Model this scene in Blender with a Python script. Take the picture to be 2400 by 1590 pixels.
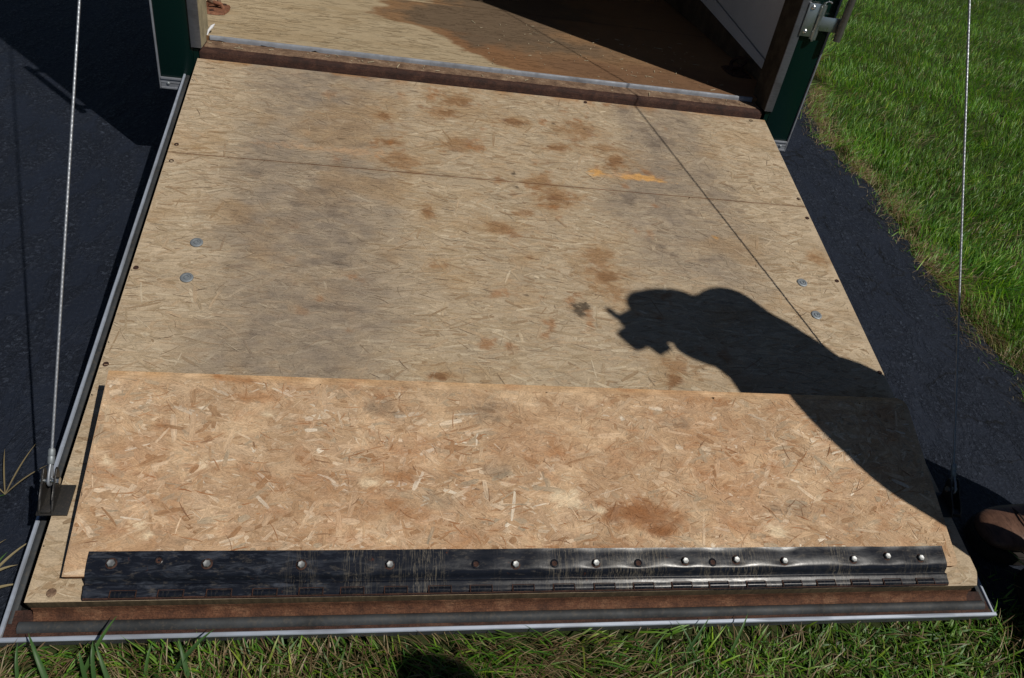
import bpy, bmesh, math, random
import numpy as np
from mathutils import Vector, Matrix

random.seed(7)
RNG = np.random.default_rng(11)
scene = bpy.context.scene
for o in list(bpy.data.objects):
    bpy.data.objects.remove(o, do_unlink=True)
C = scene.collection

# ------------------------------------------------------------------ frames
# trailer frame: x right, y into the trailer, z square to its floor; the driveway
# rises a little towards the trailer, so the trailer sits nose-down on level ground
TILT = math.atan(0.08)
PIV = Vector((0, -1.42, 0))
G = Matrix.Translation(PIV) @ Matrix.Rotation(-TILT, 4, 'X') @ Matrix.Translation(-PIV)
H_HINGE, L_RAMP, ZFRONT = 0.4394, 1.4093, 0.075
SN = (H_HINGE - ZFRONT) / L_RAMP
CS = math.sqrt(1 - SN * SN)
def rp(u, s, n):
    """ramp coordinates: across, down the slope, square to the deck -> trailer frame"""
    return Vector((u, -s * CS - n * SN, H_HINGE - s * SN + n * CS))

# ------------------------------------------------------------------ camera
cam_d = bpy.data.cameras.new('camera')
cam_d.sensor_width = 36.0
cam_d.lens = 18.0 * 1.4602
cam_d.clip_start = 0.02
cam_d.clip_end = 2000
cam = bpy.data.objects.new('camera', cam_d)
C.objects.link(cam)
def cam_axes():
    # axis-angle of the fitted view (base: looking along +y)
    r = Vector((-0.6397, -0.1046, -0.1662))
    R = Matrix.Rotation(r.length, 3, r.normalized())
    right = R @ Vector((1, 0, 0)); fwd = R @ Vector((0, 1, 0)); up = R @ Vector((0, 0, 1))
    return right, up, fwd
ri, up, fw = cam_axes()
M = Matrix(((ri.x, up.x, -fw.x, -0.3279), (ri.y, up.y, -fw.y, -2.0691), (ri.z, up.z, -fw.z, 1.1120), (0, 0, 0, 1)))
cam.matrix_world = G @ M
scene.camera = cam

# ------------------------------------------------------------------ sky, sun, exposure
AZ, EL = math.radians(42.3), math.radians(50.6)
d_sun = G.to_3x3() @ Vector((-math.sin(AZ) * math.cos(EL), math.cos(AZ) * math.cos(EL), -math.sin(EL)))
world = bpy.data.worlds.new('World')
scene.world = world
world.use_nodes = True
wn = world.node_tree
wn.nodes.clear()
sky = wn.nodes.new('ShaderNodeTexSky')
sky.sky_type = 'NISHITA'
sky.sun_disc = False
to_sun = -d_sun
sky.sun_elevation = math.asin(to_sun.z)
sky.sun_rotation = math.atan2(to_sun.x, to_sun.y)
sky.altitude = 2500
sky.air_density = 1.0
sky.dust_density = 0.2
bgn = wn.nodes.new('ShaderNodeBackground')
bgn.inputs[1].default_value = 0.05
won = wn.nodes.new('ShaderNodeOutputWorld')
wn.links.new(sky.outputs[0], bgn.inputs[0])
wn.links.new(bgn.outputs[0], won.inputs[0])
sun_d = bpy.data.lights.new('sun', 'SUN')
sun_d.energy = 5.0
sun_d.angle = math.radians(0.53)
sun_d.color = (1.0, 0.95, 0.87)
sun = bpy.data.objects.new('sun', sun_d)
C.objects.link(sun)
sun.rotation_euler = d_sun.to_track_quat('-Z', 'Y').to_euler()
sun.location = -d_sun * 20
scene.view_settings.view_transform = 'Standard'
scene.view_settings.look = 'None'
scene.view_settings.exposure = -0.45
scene.view_settings.gamma = 1.0
scene.view_settings.use_curve_mapping = False
scene.render.engine = 'CYCLES'

# ------------------------------------------------------------------ node helpers
def lin(c):
    return tuple(((v / 255.0) / 12.92 if v <= 10 else (((v / 255.0) + 0.055) / 1.055) ** 2.4) for v in c)
class NT:
    def __init__(s, name):
        s.m = bpy.data.materials.new(name); s.m.use_nodes = True
        s.t = s.m.node_tree; s.t.nodes.clear()
        s.out = s.t.nodes.new('ShaderNodeOutputMaterial')
        s.b = s.t.nodes.new('ShaderNodeBsdfPrincipled')
        s.t.links.new(s.b.outputs[0], s.out.inputs[0])
    def n(s, typ, **kw):
        nd = s.t.nodes.new(typ)
        for k, v in kw.items(): setattr(nd, k, v)
        return nd
    def l(s, a, b): s.t.links.new(a, b)
    def put(s, sock, v):
        if hasattr(v, 'is_linked'): s.l(v, sock)
        else: sock.default_value = v
    def coord(s, kind='Object', scale=(1, 1, 1), rot=(0, 0, 0), uv=None):
        if uv:
            src = s.n('ShaderNodeUVMap', uv_map=uv).outputs[0]
        else:
            src = s.n('ShaderNodeTexCoord').outputs[kind]
        mp = s.n('ShaderNodeMapping')
        mp.inputs['Scale'].default_value = scale; mp.inputs['Rotation'].default_value = rot
        s.l(src, mp.inputs[0])
        return mp.outputs[0]
    def noise(s, vec, scale, detail=3, rough=0.55, dist=0.0):
        nd = s.n('ShaderNodeTexNoise')
        nd.inputs['Scale'].default_value = scale; nd.inputs['Detail'].default_value = detail
        nd.inputs['Roughness'].default_value = rough; nd.inputs['Distortion'].default_value = dist
        s.l(vec, nd.inputs['Vector'])
        return nd.outputs['Fac']
    def voro(s, vec, scale, out='Distance', feature='F1'):
        nd = s.n('ShaderNodeTexVoronoi', feature=feature)
        nd.inputs['Scale'].default_value = scale
        s.l(vec, nd.inputs['Vector'])
        return nd.outputs[out]
    def ramp(s, fac, stops):
        nd = s.n('ShaderNodeValToRGB')
        e = nd.color_ramp.elements
        while len(e) < len(stops): e.new(0.5)
        for i, (p, c) in enumerate(stops):
            e[i].position = p
            e[i].color = (c, c, c, 1) if not isinstance(c, tuple) else (c[0], c[1], c[2], 1)
        s.l(fac, nd.inputs[0])
        return nd.outputs[0]
    def mix(s, fac, a, b, mode='MIX'):
        nd = s.n('ShaderNodeMix', data_type='RGBA', blend_type=mode)
        s.put(nd.inputs[0], fac); 
        for sock, v in ((nd.inputs[6], a), (nd.inputs[7], b)):
            if isinstance(v, tuple) and len(v) == 3: v = (v[0], v[1], v[2], 1)
            s.put(sock, v)
        return nd.outputs[2]
    def math(s, op, a, b=0.0):
        nd = s.n('ShaderNodeMath', operation=op)
        s.put(nd.inputs[0], a); s.put(nd.inputs[1], b)
        return nd.outputs[0]
    def bump(s, h, strength=0.3, dist=0.002, normal=None):
        nd = s.n('ShaderNodeBump')
        nd.inputs['Strength'].default_value = strength; nd.inputs['Distance'].default_value = dist
        s.l(h, nd.inputs['Height'])
        if normal is not None: s.l(normal, nd.inputs['Normal'])
        s.l(nd.outputs[0], s.b.inputs['Normal'])
        return nd.outputs[0]
    def set(s, **kw):
        for k, v in kw.items():
            sock = s.b.inputs[k.replace('_', ' ')]
            if isinstance(v, tuple) and len(v) == 3: v = (v[0], v[1], v[2], 1)
            s.put(sock, v)
        return s.m

def m_wood_attr(name, lo, hi, bumpy, slitk=0.5):
    """wood whose colour (flakes, stains, wear) sits on the pieces; grain and relief from nodes"""
    t = NT(name)
    a = t.n('ShaderNodeVertexColor', layer_name='Col').outputs[0]
    g1 = t.noise(t.coord(uv='grain', scale=(1, 11, 1)), 30, 7, 0.74, 0.35)
    g2 = t.noise(t.coord(uv='grain', scale=(1, 3.0, 1)), 230, 4, 0.7, 0.3)
    g3 = t.noise(t.coord(uv='grain', scale=(1, 2.0, 1)), 26, 5, 0.65, 0.8)
    gm = t.math('ADD', t.math('MULTIPLY', g1, 0.33), t.math('ADD', t.math('MULTIPLY', g2, 0.45), t.math('MULTIPLY', g3, 0.22)))
    k = t.ramp(gm, [(0.37, lo), (0.5, 1.0), (0.63, hi)])
    slit = t.noise(t.coord(uv='grain', scale=(1, 16, 1)), 55, 3, 0.6, 0.6)
    k = t.mix(t.ramp(slit, [(0.66, 0.0), (0.74, slitk)]), k, (0.42, 0.36, 0.30))
    col = t.mix(1.0, a, k, 'MULTIPLY')
    t.bump(gm, bumpy, 0.0015)
    t.set(Base_Color=col, Roughness=0.85, Specular_IOR_Level=0.25)
    return t.m
def m_rust(name, dark, mid, light, scale=1.0):
    t = NT(name)
    v = t.coord('Object', (1, 1, 1))
    n1 = t.noise(v, 30 * scale, 6, 0.7)
    n2 = t.noise(t.coord('Object', (1, 7, 7)), 60 * scale, 4, 0.6)
    n3 = t.noise(v, 400 * scale, 2, 0.6)
    c = t.ramp(n1, [(0.3, dark), (0.52, mid), (0.72, light)])
    c = t.mix(t.ramp(n2, [(0.45, 0.0), (0.7, 0.75)]), c, dark)
    c = t.mix(1.0, c, t.ramp(n3, [(0.3, 0.65), (0.65, 1.25)]), 'MULTIPLY')
    t.bump(t.math('ADD', n1, n3), 0.5, 0.002)
    t.set(Base_Color=c, Roughness=0.8, Specular_IOR_Level=0.3)
    return t.m
def m_metal(name, col, rough=0.35, streak=(1, 1, 1), var=0.25, metallic=1.0, dirt=None):
    t = NT(name)
    v = t.coord('Object', streak)
    n1 = t.noise(v, 40, 5, 0.65)
    n2 = t.noise(t.coord('Object'), 14, 3, 0.6)
    c = t.mix(t.ramp(n1, [(0.3, 0.0), (0.7, 1.0)]), tuple(x * (1 - var) for x in col), col)
    if dirt: c = t.mix(t.ramp(n2, [(0.48, 0.0), (0.72, 0.8)]), c, dirt)
    r = t.ramp(n1, [(0.3, min(1, rough * 1.4)), (0.7, rough * 0.8)])
    t.bump(n1, 0.08, 0.001)
    t.set(Base_Color=c, Roughness=r, Metallic=metallic)
    return t.m
def m_paint(name, col, rough=0.3, var=0.15, bump=0.03, spec=0.5, scale=20, dust=None):
    t = NT(name)
    v = t.coord('Object')
    n1 = t.noise(v, scale, 4, 0.6)
    n2 = t.noise(v, scale * 12, 3, 0.6)
    c = t.mix(t.ramp(n1, [(0.35, 0.0), (0.65, 1.0)]), tuple(x * (1 - var) for x in col), tuple(min(1, x * (1 + var)) for x in col))
    if dust: c = t.mix(t.ramp(n2, [(0.5, 0.0), (0.75, 0.5)]), c, dust)
    t.bump(n2, bump, 0.001)
    t.set(Base_Color=c, Roughness=t.ramp(n1, [(0.3, rough * 1.2), (0.7, rough * 0.85)]), Specular_IOR_Level=spec)
    return t.m
def m_blade(name):
    t = NT(name)
    a = t.n('ShaderNodeVertexColor', layer_name='Col').outputs[0]
    t.set(Base_Color=a, Roughness=0.45, Specular_IOR_Level=0.35)
    tr = t.n('ShaderNodeBsdfTranslucent')
    t.l(t.mix(1.0, a, (1.1, 1.2, 0.5), 'MULTIPLY'), tr.inputs[0])
    mx = t.n('ShaderNodeMixShader'); mx.inputs[0].default_value = 0.36
    t.l(t.b.outputs[0], mx.inputs[1]); t.l(tr.outputs[0], mx.inputs[2])
    t.l(mx.outputs[0], t.out.inputs[0])
    return t.m
def m_asphalt():
    t = NT('asphalt_sealcoat')
    v = t.coord('Object')
    n1 = t.noise(v, 3, 5, 0.6)
    n2 = t.noise(v, 95, 5, 0.75, 0.8)
    n3 = t.noise(t.coord('Object', (1, 0.45, 1)), 13, 6, 0.7, 0.4)
    n4 = t.noise(v, 380, 2, 0.6)
    patch = t.ramp(n3, [(0.46, 0.0), (0.62, 1.0)])
    c = t.ramp(n1, [(0.3, (0.0052, 0.0086, 0.0180)), (0.7, (0.0092, 0.0136, 0.0255))])
    sp = t.math('MULTIPLY', t.ramp(n2, [(0.52, 0.0), (0.64, 1.0)]), t.math('ADD', t.math('MULTIPLY', patch, 0.62), 0.12))
    c = t.mix(sp, c, (0.075, 0.092, 0.130))  # pale specular glints of the rough surface, painted into the colour
    c = t.mix(t.ramp(n4, [(0.66, 0.0), (0.76, 0.6)]), c, (0.075, 0.083, 0.10))
    sepx = t.n('ShaderNodeSeparateXYZ'); t.l(t.n('ShaderNodeTexCoord').outputs['Object'], sepx.inputs[0])
    mr = t.n('ShaderNodeMapRange'); mr.inputs[1].default_value = 0.95; mr.inputs[2].default_value = 1.2; t.l(sepx.outputs[0], mr.inputs[0])
    wob = t.n('ShaderNodeMix', data_type='VECTOR'); wob.inputs[0].default_value = 0.06
    nz = t.n('ShaderNodeTexNoise'); nz.inputs['Scale'].default_value = 18; nz.inputs['Detail'].default_value = 4; t.l(v, nz.inputs['Vector'])
    t.l(v, wob.inputs[4]); t.l(nz.outputs['Color'], wob.inputs[5])
    cr = t.ramp(t.voro(wob.outputs[1], 6.5, 'Distance', 'DISTANCE_TO_EDGE'), [(0.0, 1.0), (0.022, 0.0)])
    clump = t.math('MULTIPLY', t.ramp(t.noise(v, 60, 6, 0.8, 1.0), [(0.52, 0.0), (0.62, 0.75)]), t.math('MULTIPLY', mr.outputs[0], t.ramp(t.noise(v, 9, 4, 0.6), [(0.42, 0.15), (0.6, 1.0)])))
    c = t.mix(clump, c, (0.055, 0.070, 0.105))
    cr = t.math('MULTIPLY', t.math('MULTIPLY', cr, mr.outputs[0]), t.ramp(t.noise(v, 5, 2, 0.5), [(0.45, 0.0), (0.55, 1.0)]))
    c = t.mix(cr, c, (0.001, 0.001, 0.0015))
    h = t.math('ADD', t.math('MULTIPLY', n2, t.math('ADD', patch, 0.25)), t.math('MULTIPLY', clump, 0.35))
    t.bump(t.math('ADD', h, t.math('MULTIPLY', n4, 0.08)), 1.0, 0.012)
    t.set(Base_Color=c, Roughness=t.ramp(n2, [(0.3, 0.8), (0.7, 0.55)]), Specular_IOR_Level=0.28)
    return t.m
def m_soil():
    t = NT('lawn_soil')
    v = t.coord('Object')
    n1 = t.noise(v, 30, 6, 0.7); n2 = t.noise(v, 1.2, 4, 0.6)
    c = t.ramp(n1, [(0.3, (0.012, 0.009, 0.006)), (0.7, (0.045, 0.032, 0.02))])
    c = t.mix(t.ramp(n2, [(0.3, 0.3), (0.7, 0.65)]), c, (0.035, 0.07, 0.014))
    t.bump(n1, 0.8, 0.01)
    t.set(Base_Color=c, Roughness=0.95, Specular_IOR_Level=0.1)
    return t.m
def m_strap():
    t = NT('scratched_black_paint')
    v = t.coord('Object')
    sep = t.n('ShaderNodeSeparateXYZ'); t.l(t.n('ShaderNodeTexCoord').outputs['Object'], sep.inputs[0])
    n1 = t.noise(v, 22, 5, 0.65)
    c = t.mix(t.ramp(n1, [(0.35, 0.0), (0.75, 1.0)]), (0.006, 0.0075, 0.012), (0.012, 0.0145, 0.022))
    # pale scuffs on the left half
    left = t.n('ShaderNodeMapRange'); left.inputs[1].default_value = -0.25; left.inputs[2].default_value = -0.45
    t.l(sep.outputs[0], left.inputs[0])
    hz = t.noise(t.coord('Object', (1, 4, 4)), 26, 6, 0.72, 0.8)
    c = t.mix(t.math('MULTIPLY', t.ramp(hz, [(0.50, 0.0), (0.80, 0.42)]), left.outputs[0]), c, (0.13, 0.15, 0.19))
    du = t.noise(t.coord('Object', (1, 2.5, 2.5)), 60, 5, 0.7)
    c = t.mix(t.ramp(du, [(0.56, 0.0), (0.74, 0.45)]), c, (0.14, 0.12, 0.095))
    # clusters of scratches running down the strap
    clus = t.ramp(t.noise(t.coord('Object', (1, 0.01, 0.01)), 11, 2, 0.5), [(0.46, 0.0), (0.56, 1.0)])
    right = t.n('ShaderNodeMapRange'); right.inputs[1].default_value = -0.46; right.inputs[2].default_value = -0.38
    t.l(sep.outputs[0], right.inputs[0])
    scr = t.noise(t.coord('Object', (14, 0.9, 0.9), (0, 0, 0.10)), 16, 4, 0.7, 0.5)
    line = t.ramp(scr, [(0.50, 0.0), (0.53, 0.55), (0.56, 0.0)])
    c = t.mix(t.math('MULTIPLY', t.math('MULTIPLY', line, clus), right.outputs[0]), c, (0.22, 0.19, 0.14))
    rs = t.noise(v, 38, 5, 0.7)
    c = t.mix(t.ramp(rs, [(0.66, 0.0), (0.72, 0.6)]), c, (0.12, 0.042, 0.018))
    t.bump(t.noise(v, 60, 4, 0.6), 0.10, 0.002)
    t.set(Base_Color=c, Roughness=t.ramp(hz, [(0.35, 0.22), (0.7, 0.38)]), Specular_IOR_Level=0.2)
    return t.m

MAT = dict(
    deck=m_wood_attr('weathered_strand_board', 0.58, 1.40, 0.8, 0.2),
    flap=m_wood_attr('reddish_strand_board', 0.54, 1.46, 0.9, 0.35),
    floor=m_wood_attr('stained_floor_plywood', 0.72, 1.22, 0.4),
    edge=m_paint('sawn_board_edge', (0.16, 0.10, 0.055), 0.9, 0.35, 0.4, 0.2, 60),
    rust=m_rust('rusted_steel', (0.040, 0.017, 0.010), (0.105, 0.044, 0.022), (0.20, 0.105, 0.058)),
    rust_dark=m_rust('dark_rusted_steel', (0.018, 0.009, 0.007), (0.05, 0.021, 0.014), (0.085, 0.042, 0.026)),
    rust_red=m_rust('rusted_tie_down_steel', (0.09, 0.04, 0.022), (0.21, 0.09, 0.05), (0.32, 0.16, 0.09)),
    dusty=m_rust('dusty_rusted_steel', (0.07, 0.04, 0.025), (0.19, 0.12, 0.075), (0.33, 0.24, 0.16)),
    alu=m_metal('brushed_aluminium', (0.42, 0.47, 0.56), 0.38, (1, 3, 3), 0.3, 0.3, (0.25, 0.27, 0.31)),
    alu_dull=m_metal('dull_oxidised_aluminium', (0.30, 0.32, 0.36), 0.6, (1, 1, 1), 0.35, 0.25, (0.13, 0.13, 0.14)),
    alu_post=m_metal('post_trim_metal', (0.24, 0.25, 0.28), 0.45, (1, 1, 4), 0.35, 0.8, (0.09, 0.085, 0.08)),
    zinc=m_metal('zinc_plated_steel', (0.62, 0.64, 0.63), 0.3, (1, 1, 1), 0.2, 1.0),
    zinc_dull=m_metal('dull_galvanised_steel', (0.30, 0.33, 0.35), 0.55, (1, 1, 1), 0.3, 0.6),
    cable=m_metal('steel_wire_rope', (0.30, 0.32, 0.35), 0.4, (1, 1, 1), 0.25, 0.5),
    rubber=m_paint('weathered_grey_rubber', (0.030, 0.033, 0.036), 0.65, 0.4, 0.3, 0.35, 12, (0.085, 0.07, 0.052)),
    green=m_paint('dark_green_gloss_metal', (0.0010, 0.0125, 0.0105), 0.22, 0.06, 0.01, 0.5, 4),
    black_bracket=m_paint('worn_black_steel', (0.018, 0.017, 0.016), 0.42, 0.3, 0.2, 0.5, 40, (0.07, 0.055, 0.04)),
    strap=m_strap(),
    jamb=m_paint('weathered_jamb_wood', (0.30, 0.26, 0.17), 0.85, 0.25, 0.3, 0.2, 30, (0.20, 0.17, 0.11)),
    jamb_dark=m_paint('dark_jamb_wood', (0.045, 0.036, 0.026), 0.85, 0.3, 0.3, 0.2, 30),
    white_panel=m_paint('white_wall_liner', (0.60, 0.61, 0.64), 0.45, 0.05, 0.02, 0.4, 6),
    ply_in=m_paint('interior_plywood', (0.07, 0.052, 0.036), 0.85, 0.3, 0.3, 0.2, 15),
    black=m_paint('black_void', (0.008, 0.008, 0.008), 0.9, 0.1, 0.05, 0.1, 10),
    asphalt=m_asphalt(), soil=m_soil(), blade=m_blade('grass_blade'),
    tyre=m_paint('tyre_rubber', (0.015, 0.015, 0.016), 0.75, 0.2, 0.2, 0.3, 30),
    leather=None,
)

# ------------------------------------------------------------------ mesh helpers
def obj(name, me, mat=None, parent=None):
    o = bpy.data.objects.new(name, me)
    C.objects.link(o)
    if mat is not None and len(me.materials) == 0: me.materials.append(mat)
    if parent is not None: o.parent = parent
    return o
def tag(o, label, cat, group=None):
    o['label'] = label; o['category'] = cat
    if group: o['group'] = group
    return o
def smooth(me, ang=40):
    me.polygons.foreach_set('use_smooth', [True] * len(me.polygons))
    try: me.set_sharp_from_angle(angle=math.radians(ang))
    except Exception: pass
def from_bm(name, bm, sm=None):
    me = bpy.data.meshes.new(name)
    bmesh.ops.recalc_face_normals(bm, faces=bm.faces)
    bm.to_mesh(me); bm.free()
    if sm: smooth(me, sm)
    return me
def bm_box(bm, lo, hi, f=None, bev=0.0):
    vs = []
    for z in (lo[2], hi[2]):
        for x, y in ((lo[0], lo[1]), (hi[0], lo[1]), (hi[0], hi[1]), (lo[0], hi[1])):
            p = Vector((x, y, z))
            vs.append(bm.verts.new(f(*p) if f else p))
    fs = [(0, 3, 2, 1), (4, 5, 6, 7), (0, 1, 5, 4), (1, 2, 6, 5), (2, 3, 7, 6), (3, 0, 4, 7)]
    faces = [bm.faces.new([vs[i] for i in q]) for q in fs]
    if bev > 0:
        es = list({e for fc in faces for e in fc.edges})
        bmesh.ops.bevel(bm, geom=es, offset=bev, segments=2, affect='EDGES', profile=0.6)
def box(name, lo, hi, mat, parent, f=None, bev=0.0):
    bm = bmesh.new(); bm_box(bm, lo, hi, f, bev)
    return obj(name, from_bm(name, bm, 35 if bev else None), mat, parent)
def bm_cyl(bm, a, b, r0, r1=None, seg=14, caps=True):
    a, b = Vector(a), Vector(b); r1 = r0 if r1 is None else r1
    d = (b - a).normalized(); x = d.orthogonal().normalized(); y = d.cross(x)
    ra, rb = [], []
    for i in range(seg):
        t = 2 * math.pi * i / seg; v = x * math.cos(t) + y * math.sin(t)
        ra.append(bm.verts.new(a + v * r0)); rb.append(bm.verts.new(b + v * r1))
    for i in range(seg):
        j = (i + 1) % seg; bm.faces.new((ra[i], ra[j], rb[j], rb[i]))
    if caps: bm.faces.new(ra[::-1]); bm.faces.new(rb)
def bm_lathe(bm, o, axis, prof, seg=20):
    """prof: list of (radius, height along axis)"""
    o = Vector(o); d = Vector(axis).normalized(); x = d.orthogonal().normalized(); y = d.cross(x)
    rings = []
    for r, h in prof:
        if r < 1e-6: rings.append([bm.verts.new(o + d * h)])
        else: rings.append([bm.verts.new(o + d * h + (x * math.cos(2 * math.pi * i / seg) + y * math.sin(2 * math.pi * i / seg)) * r) for i in range(seg)])
    for p, q in zip(rings, rings[1:]):
        for i in range(seg):
            j = (i + 1) % seg
            if len(p) == 1: bm.faces.new((p[0], q[j], q[i]))
            elif len(q) == 1: bm.faces.new((p[i], p[j], q[0]))
            else: bm.faces.new((p[i], p[j], q[j], q[i]))
def bm_tube(bm, pts, rad, seg=10, closed=False):
    pts = [Vector(p) for p in pts]; rings = []; n = len(pts); x = None
    for i, p in enumerate(pts):
        a = pts[(i - 1) % n] if closed or i else p; b = pts[(i + 1) % n] if closed or i < n - 1 else p
        d = (b - a).normalized()
        x = d.orthogonal().normalized() if x is None else (x - d * x.dot(d)).normalized()
        y = d.cross(x); r = rad[i] if isinstance(rad, (list, tuple)) else rad
        rings.append([bm.verts.new(p + (x * math.cos(2 * math.pi * k / seg) + y * math.sin(2 * math.pi * k / seg)) * r) for k in range(seg)])
    m = n if closed else n - 1
    for i in range(m):
        p, q = rings[i], rings[(i + 1) % n]
        for k in range(seg):
            j = (k + 1) % seg; bm.faces.new((p[k], p[j], q[j], q[k]))
    if not closed: bm.faces.new(rings[0][::-1]); bm.faces.new(rings[-1])
def prism_x(name, prof, x0, x1, mat, parent, f=None, nseg=1, jit=0.0, sm=40):
    """extrude a closed profile of (b, c) pairs along the first axis"""
    bm = bmesh.new(); rings = []
    for k in range(nseg + 1):
        x = x0 + (x1 - x0) * k / nseg
        ring = []
        for (b, c) in prof:
            jb, jc = random.uniform(-jit, jit), random.uniform(-jit, jit)
            ring.append(bm.verts.new(f(x, b + jb, c + jc) if f else Vector((x, b + jb, c + jc))))
        rings.append(ring)
    n = len(prof)
    for p, q in zip(rings, rings[1:]):
        for i in range(n): bm.faces.new((p[i], p[(i + 1) % n], q[(i + 1) % n], q[i]))
    bm.faces.new(rings[0]); bm.faces.new(rings[-1][::-1])
    return obj(name, from_bm(name, bm, sm), mat, parent)
def np_mesh(name, V, tris, col=None, grain=None):
    """triangle mesh from numpy arrays; per-vertex colour 'Col' and uv 'grain'"""
    me = bpy.data.meshes.new(name)
    V = np.asarray(V, np.float32); T = np.asarray(tris, np.int32)
    me.vertices.add(len(V)); me.vertices.foreach_set('co', V.ravel())
    me.loops.add(T.size); me.loops.foreach_set('vertex_index', T.ravel())
    me.polygons.add(len(T)); me.polygons.foreach_set('loop_start', np.arange(0, T.size, 3, dtype=np.int32))
    me.polygons.foreach_set('loop_total', np.full(len(T), 3, np.int32))
    me.update(calc_edges=True)
    if col is not None:
        ca = me.color_attributes.new('Col', 'FLOAT_COLOR', 'POINT')
        ca.data.foreach_set('color', np.concatenate([col, np.ones((len(col), 1))], 1).astype(np.float32).ravel())
    if grain is not None:
        uv = me.uv_layers.new(name='grain')
        uv.data.foreach_set('uv', np.asarray(grain, np.float32)[T.ravel()].ravel())
    me.validate()
    return me
def hash2(ix, iy, seed):
    h = (ix.astype(np.int64) * 374761393 + iy.astype(np.int64) * 668265263 + seed * 974711) & 0xffffffff
    h = ((h ^ (h >> 13)) * 1274126177) & 0xffffffff
    return ((h ^ (h >> 16)) & 0xffff) / 65535.0
def vnoise(x, y, seed=0):
    ix, iy = np.floor(x), np.floor(y); fx, fy = x - ix, y - iy
    fx = fx * fx * (3 - 2 * fx); fy = fy * fy * (3 - 2 * fy)
    ix, iy = ix.astype(np.int64), iy.astype(np.int64)
    a, b = hash2(ix, iy, seed), hash2(ix + 1, iy, seed)
    c, d = hash2(ix, iy + 1, seed), hash2(ix + 1, iy + 1, seed)
    return (a * (1 - fx) + b * fx) * (1 - fy) + (c * (1 - fx) + d * fx) * fy
def fbm(x, y, seed=0, oct=4):
    s, a, t = 0, 0.5, 0
    for i in range(oct):
        s = s + a * vnoise(x * 2 ** i, y * 2 ** i, seed + i * 17); t += a; a *= 0.55
    return s / t
def sstep(a, b, x):
    t = np.clip((x - a) / (b - a), 0, 1); return t * t * (3 - 2 * t)
def blobs(u, s, lst, soft=0.55, seed=3, fr=55):
    m = np.zeros_like(u)
    w = (fbm(u * fr, s * fr * 1.6, seed, 4) - 0.5) * 2.2
    fi = fbm(u * 90, s * 330, seed + 5, 3); big = (fbm(u * 22, s * 26, seed + 9, 3) - 0.5) * 2.2
    for (bu, bs, ru, rs) in lst:
        d = np.sqrt(((u - bu) / ru) ** 2 + ((s - bs) / rs) ** 2)
        m = np.maximum(m, 1 - sstep(1 - soft * 0.8, 1 + soft * 0.8, d + w * 1.1 + big * 0.95))
    return m * (0.35 + 0.65 * sstep(0.30, 0.62, fi + 0.35 * m))
def blend(c, m, col, k=1.0):
    return c * (1 - m[:, None] * k) + np.array(col) * (m[:, None] * k)
L = lambda r, g, b: np.array(lin((r, g, b)))

# ------------------------------------------------------------------ ground
def empty(name, loc=(0, 0, 0)):
    o = bpy.data.objects.new(name, None); C.objects.link(o); o.location = loc; o.empty_display_size = 0.1
    return o
def ground_z(y):
    """level round the ramp, falling away gently beyond the trailer's tail"""
    y = np.asarray(y, float)
    return np.where(y > 1.0, -0.05 * np.minimum(y - 1.0, 4.0) * np.minimum((y - 1.0) / 1.0, 1.0), 0.0)
# lawn sheet reaching to the horizon (soil seen between the blades)
xs = np.concatenate([[-900, -120, -20, -6], np.linspace(-3, 5, 33), [9, 30, 140, 900]])
ys = np.concatenate([[-900, -120, -20, -6], np.linspace(-3, 6, 37), [10, 30, 140, 900]])
X, Y = np.meshgrid(xs, ys, indexing='ij')
Z = ground_z(Y) - 0.022 + 0.004 * (fbm(X * 6, Y * 6, 5) - 0.5)
V = np.stack([X, Y, Z], -1).reshape(-1, 3)
nx, ny = len(xs), len(ys)
I = np.arange(nx * ny).reshape(nx, ny)
a, b, c_, d_ = I[:-1, :-1].ravel(), I[1:, :-1].ravel(), I[1:, 1:].ravel(), I[:-1, 1:].ravel()
T = np.concatenate([np.stack([a, b, c_], 1), np.stack([a, c_, d_], 1)])
o = obj('lawn', np_mesh('lawn', V, T), MAT['soil']); o['kind'] = 'structure'

# asphalt driveway with a ragged right-hand and near edge
EDGE = [(-1.36, 0.93), (-1.31, 1.06), (-1.2, 1.22), (-1.0, 1.36), (-0.70, 1.405), (-0.62, 1.378), (-0.5, 1.376), (-0.39, 1.396), (-0.28, 1.402), (-0.14, 1.40), (0.04, 1.437), (0.25, 1.47), (0.457, 1.458), (0.686, 1.436), (1.0, 1.52), (1.37, 1.69), (2.0, 1.95), (3.0, 2.25), (6.0, 3.0), (14.0, 5.0)]
ey = np.array([p[0] for p in EDGE]); ex = np.array([p[1] for p in EDGE])
def edge_x(y):
    return np.interp(y, ey, ex)
def edge_x_rag(y):
    return edge_x(y) + 0.034 * (fbm(y * 14, y * 0 + 1.7, 21, 4) - 0.5) * 2
yy = np.unique(np.concatenate([np.linspace(-1.36, 2.4, 260), np.linspace(2.4, 14, 30)]))
rows, tl = [], 0
fr = np.concatenate([np.linspace(0, 0.9, 22), np.linspace(0.92, 1, 10)])
Vv = []
for y in yy:
    x1 = float(edge_x_rag(np.array([y]))[0])
    for f_ in fr:
        x = -14 + (x1 + 14) * (1 - (1 - f_) ** 2.2)
        ynear = y
        if y < -1.355: ynear = y + 0.035 * (float(fbm(np.array([x * 9]), np.array([3.3]), 8, 4)[0]) - 0.35)
        Vv.append((x, ynear, float(ground_z(y)) + 0.0008 * math.sin(x * 7) * math.cos(y * 5) - (0.008 if f_ == 1 else 0)))
nf = len(fr)
base = len(Vv)
I = np.arange(base).reshape(len(yy), nf)
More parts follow.
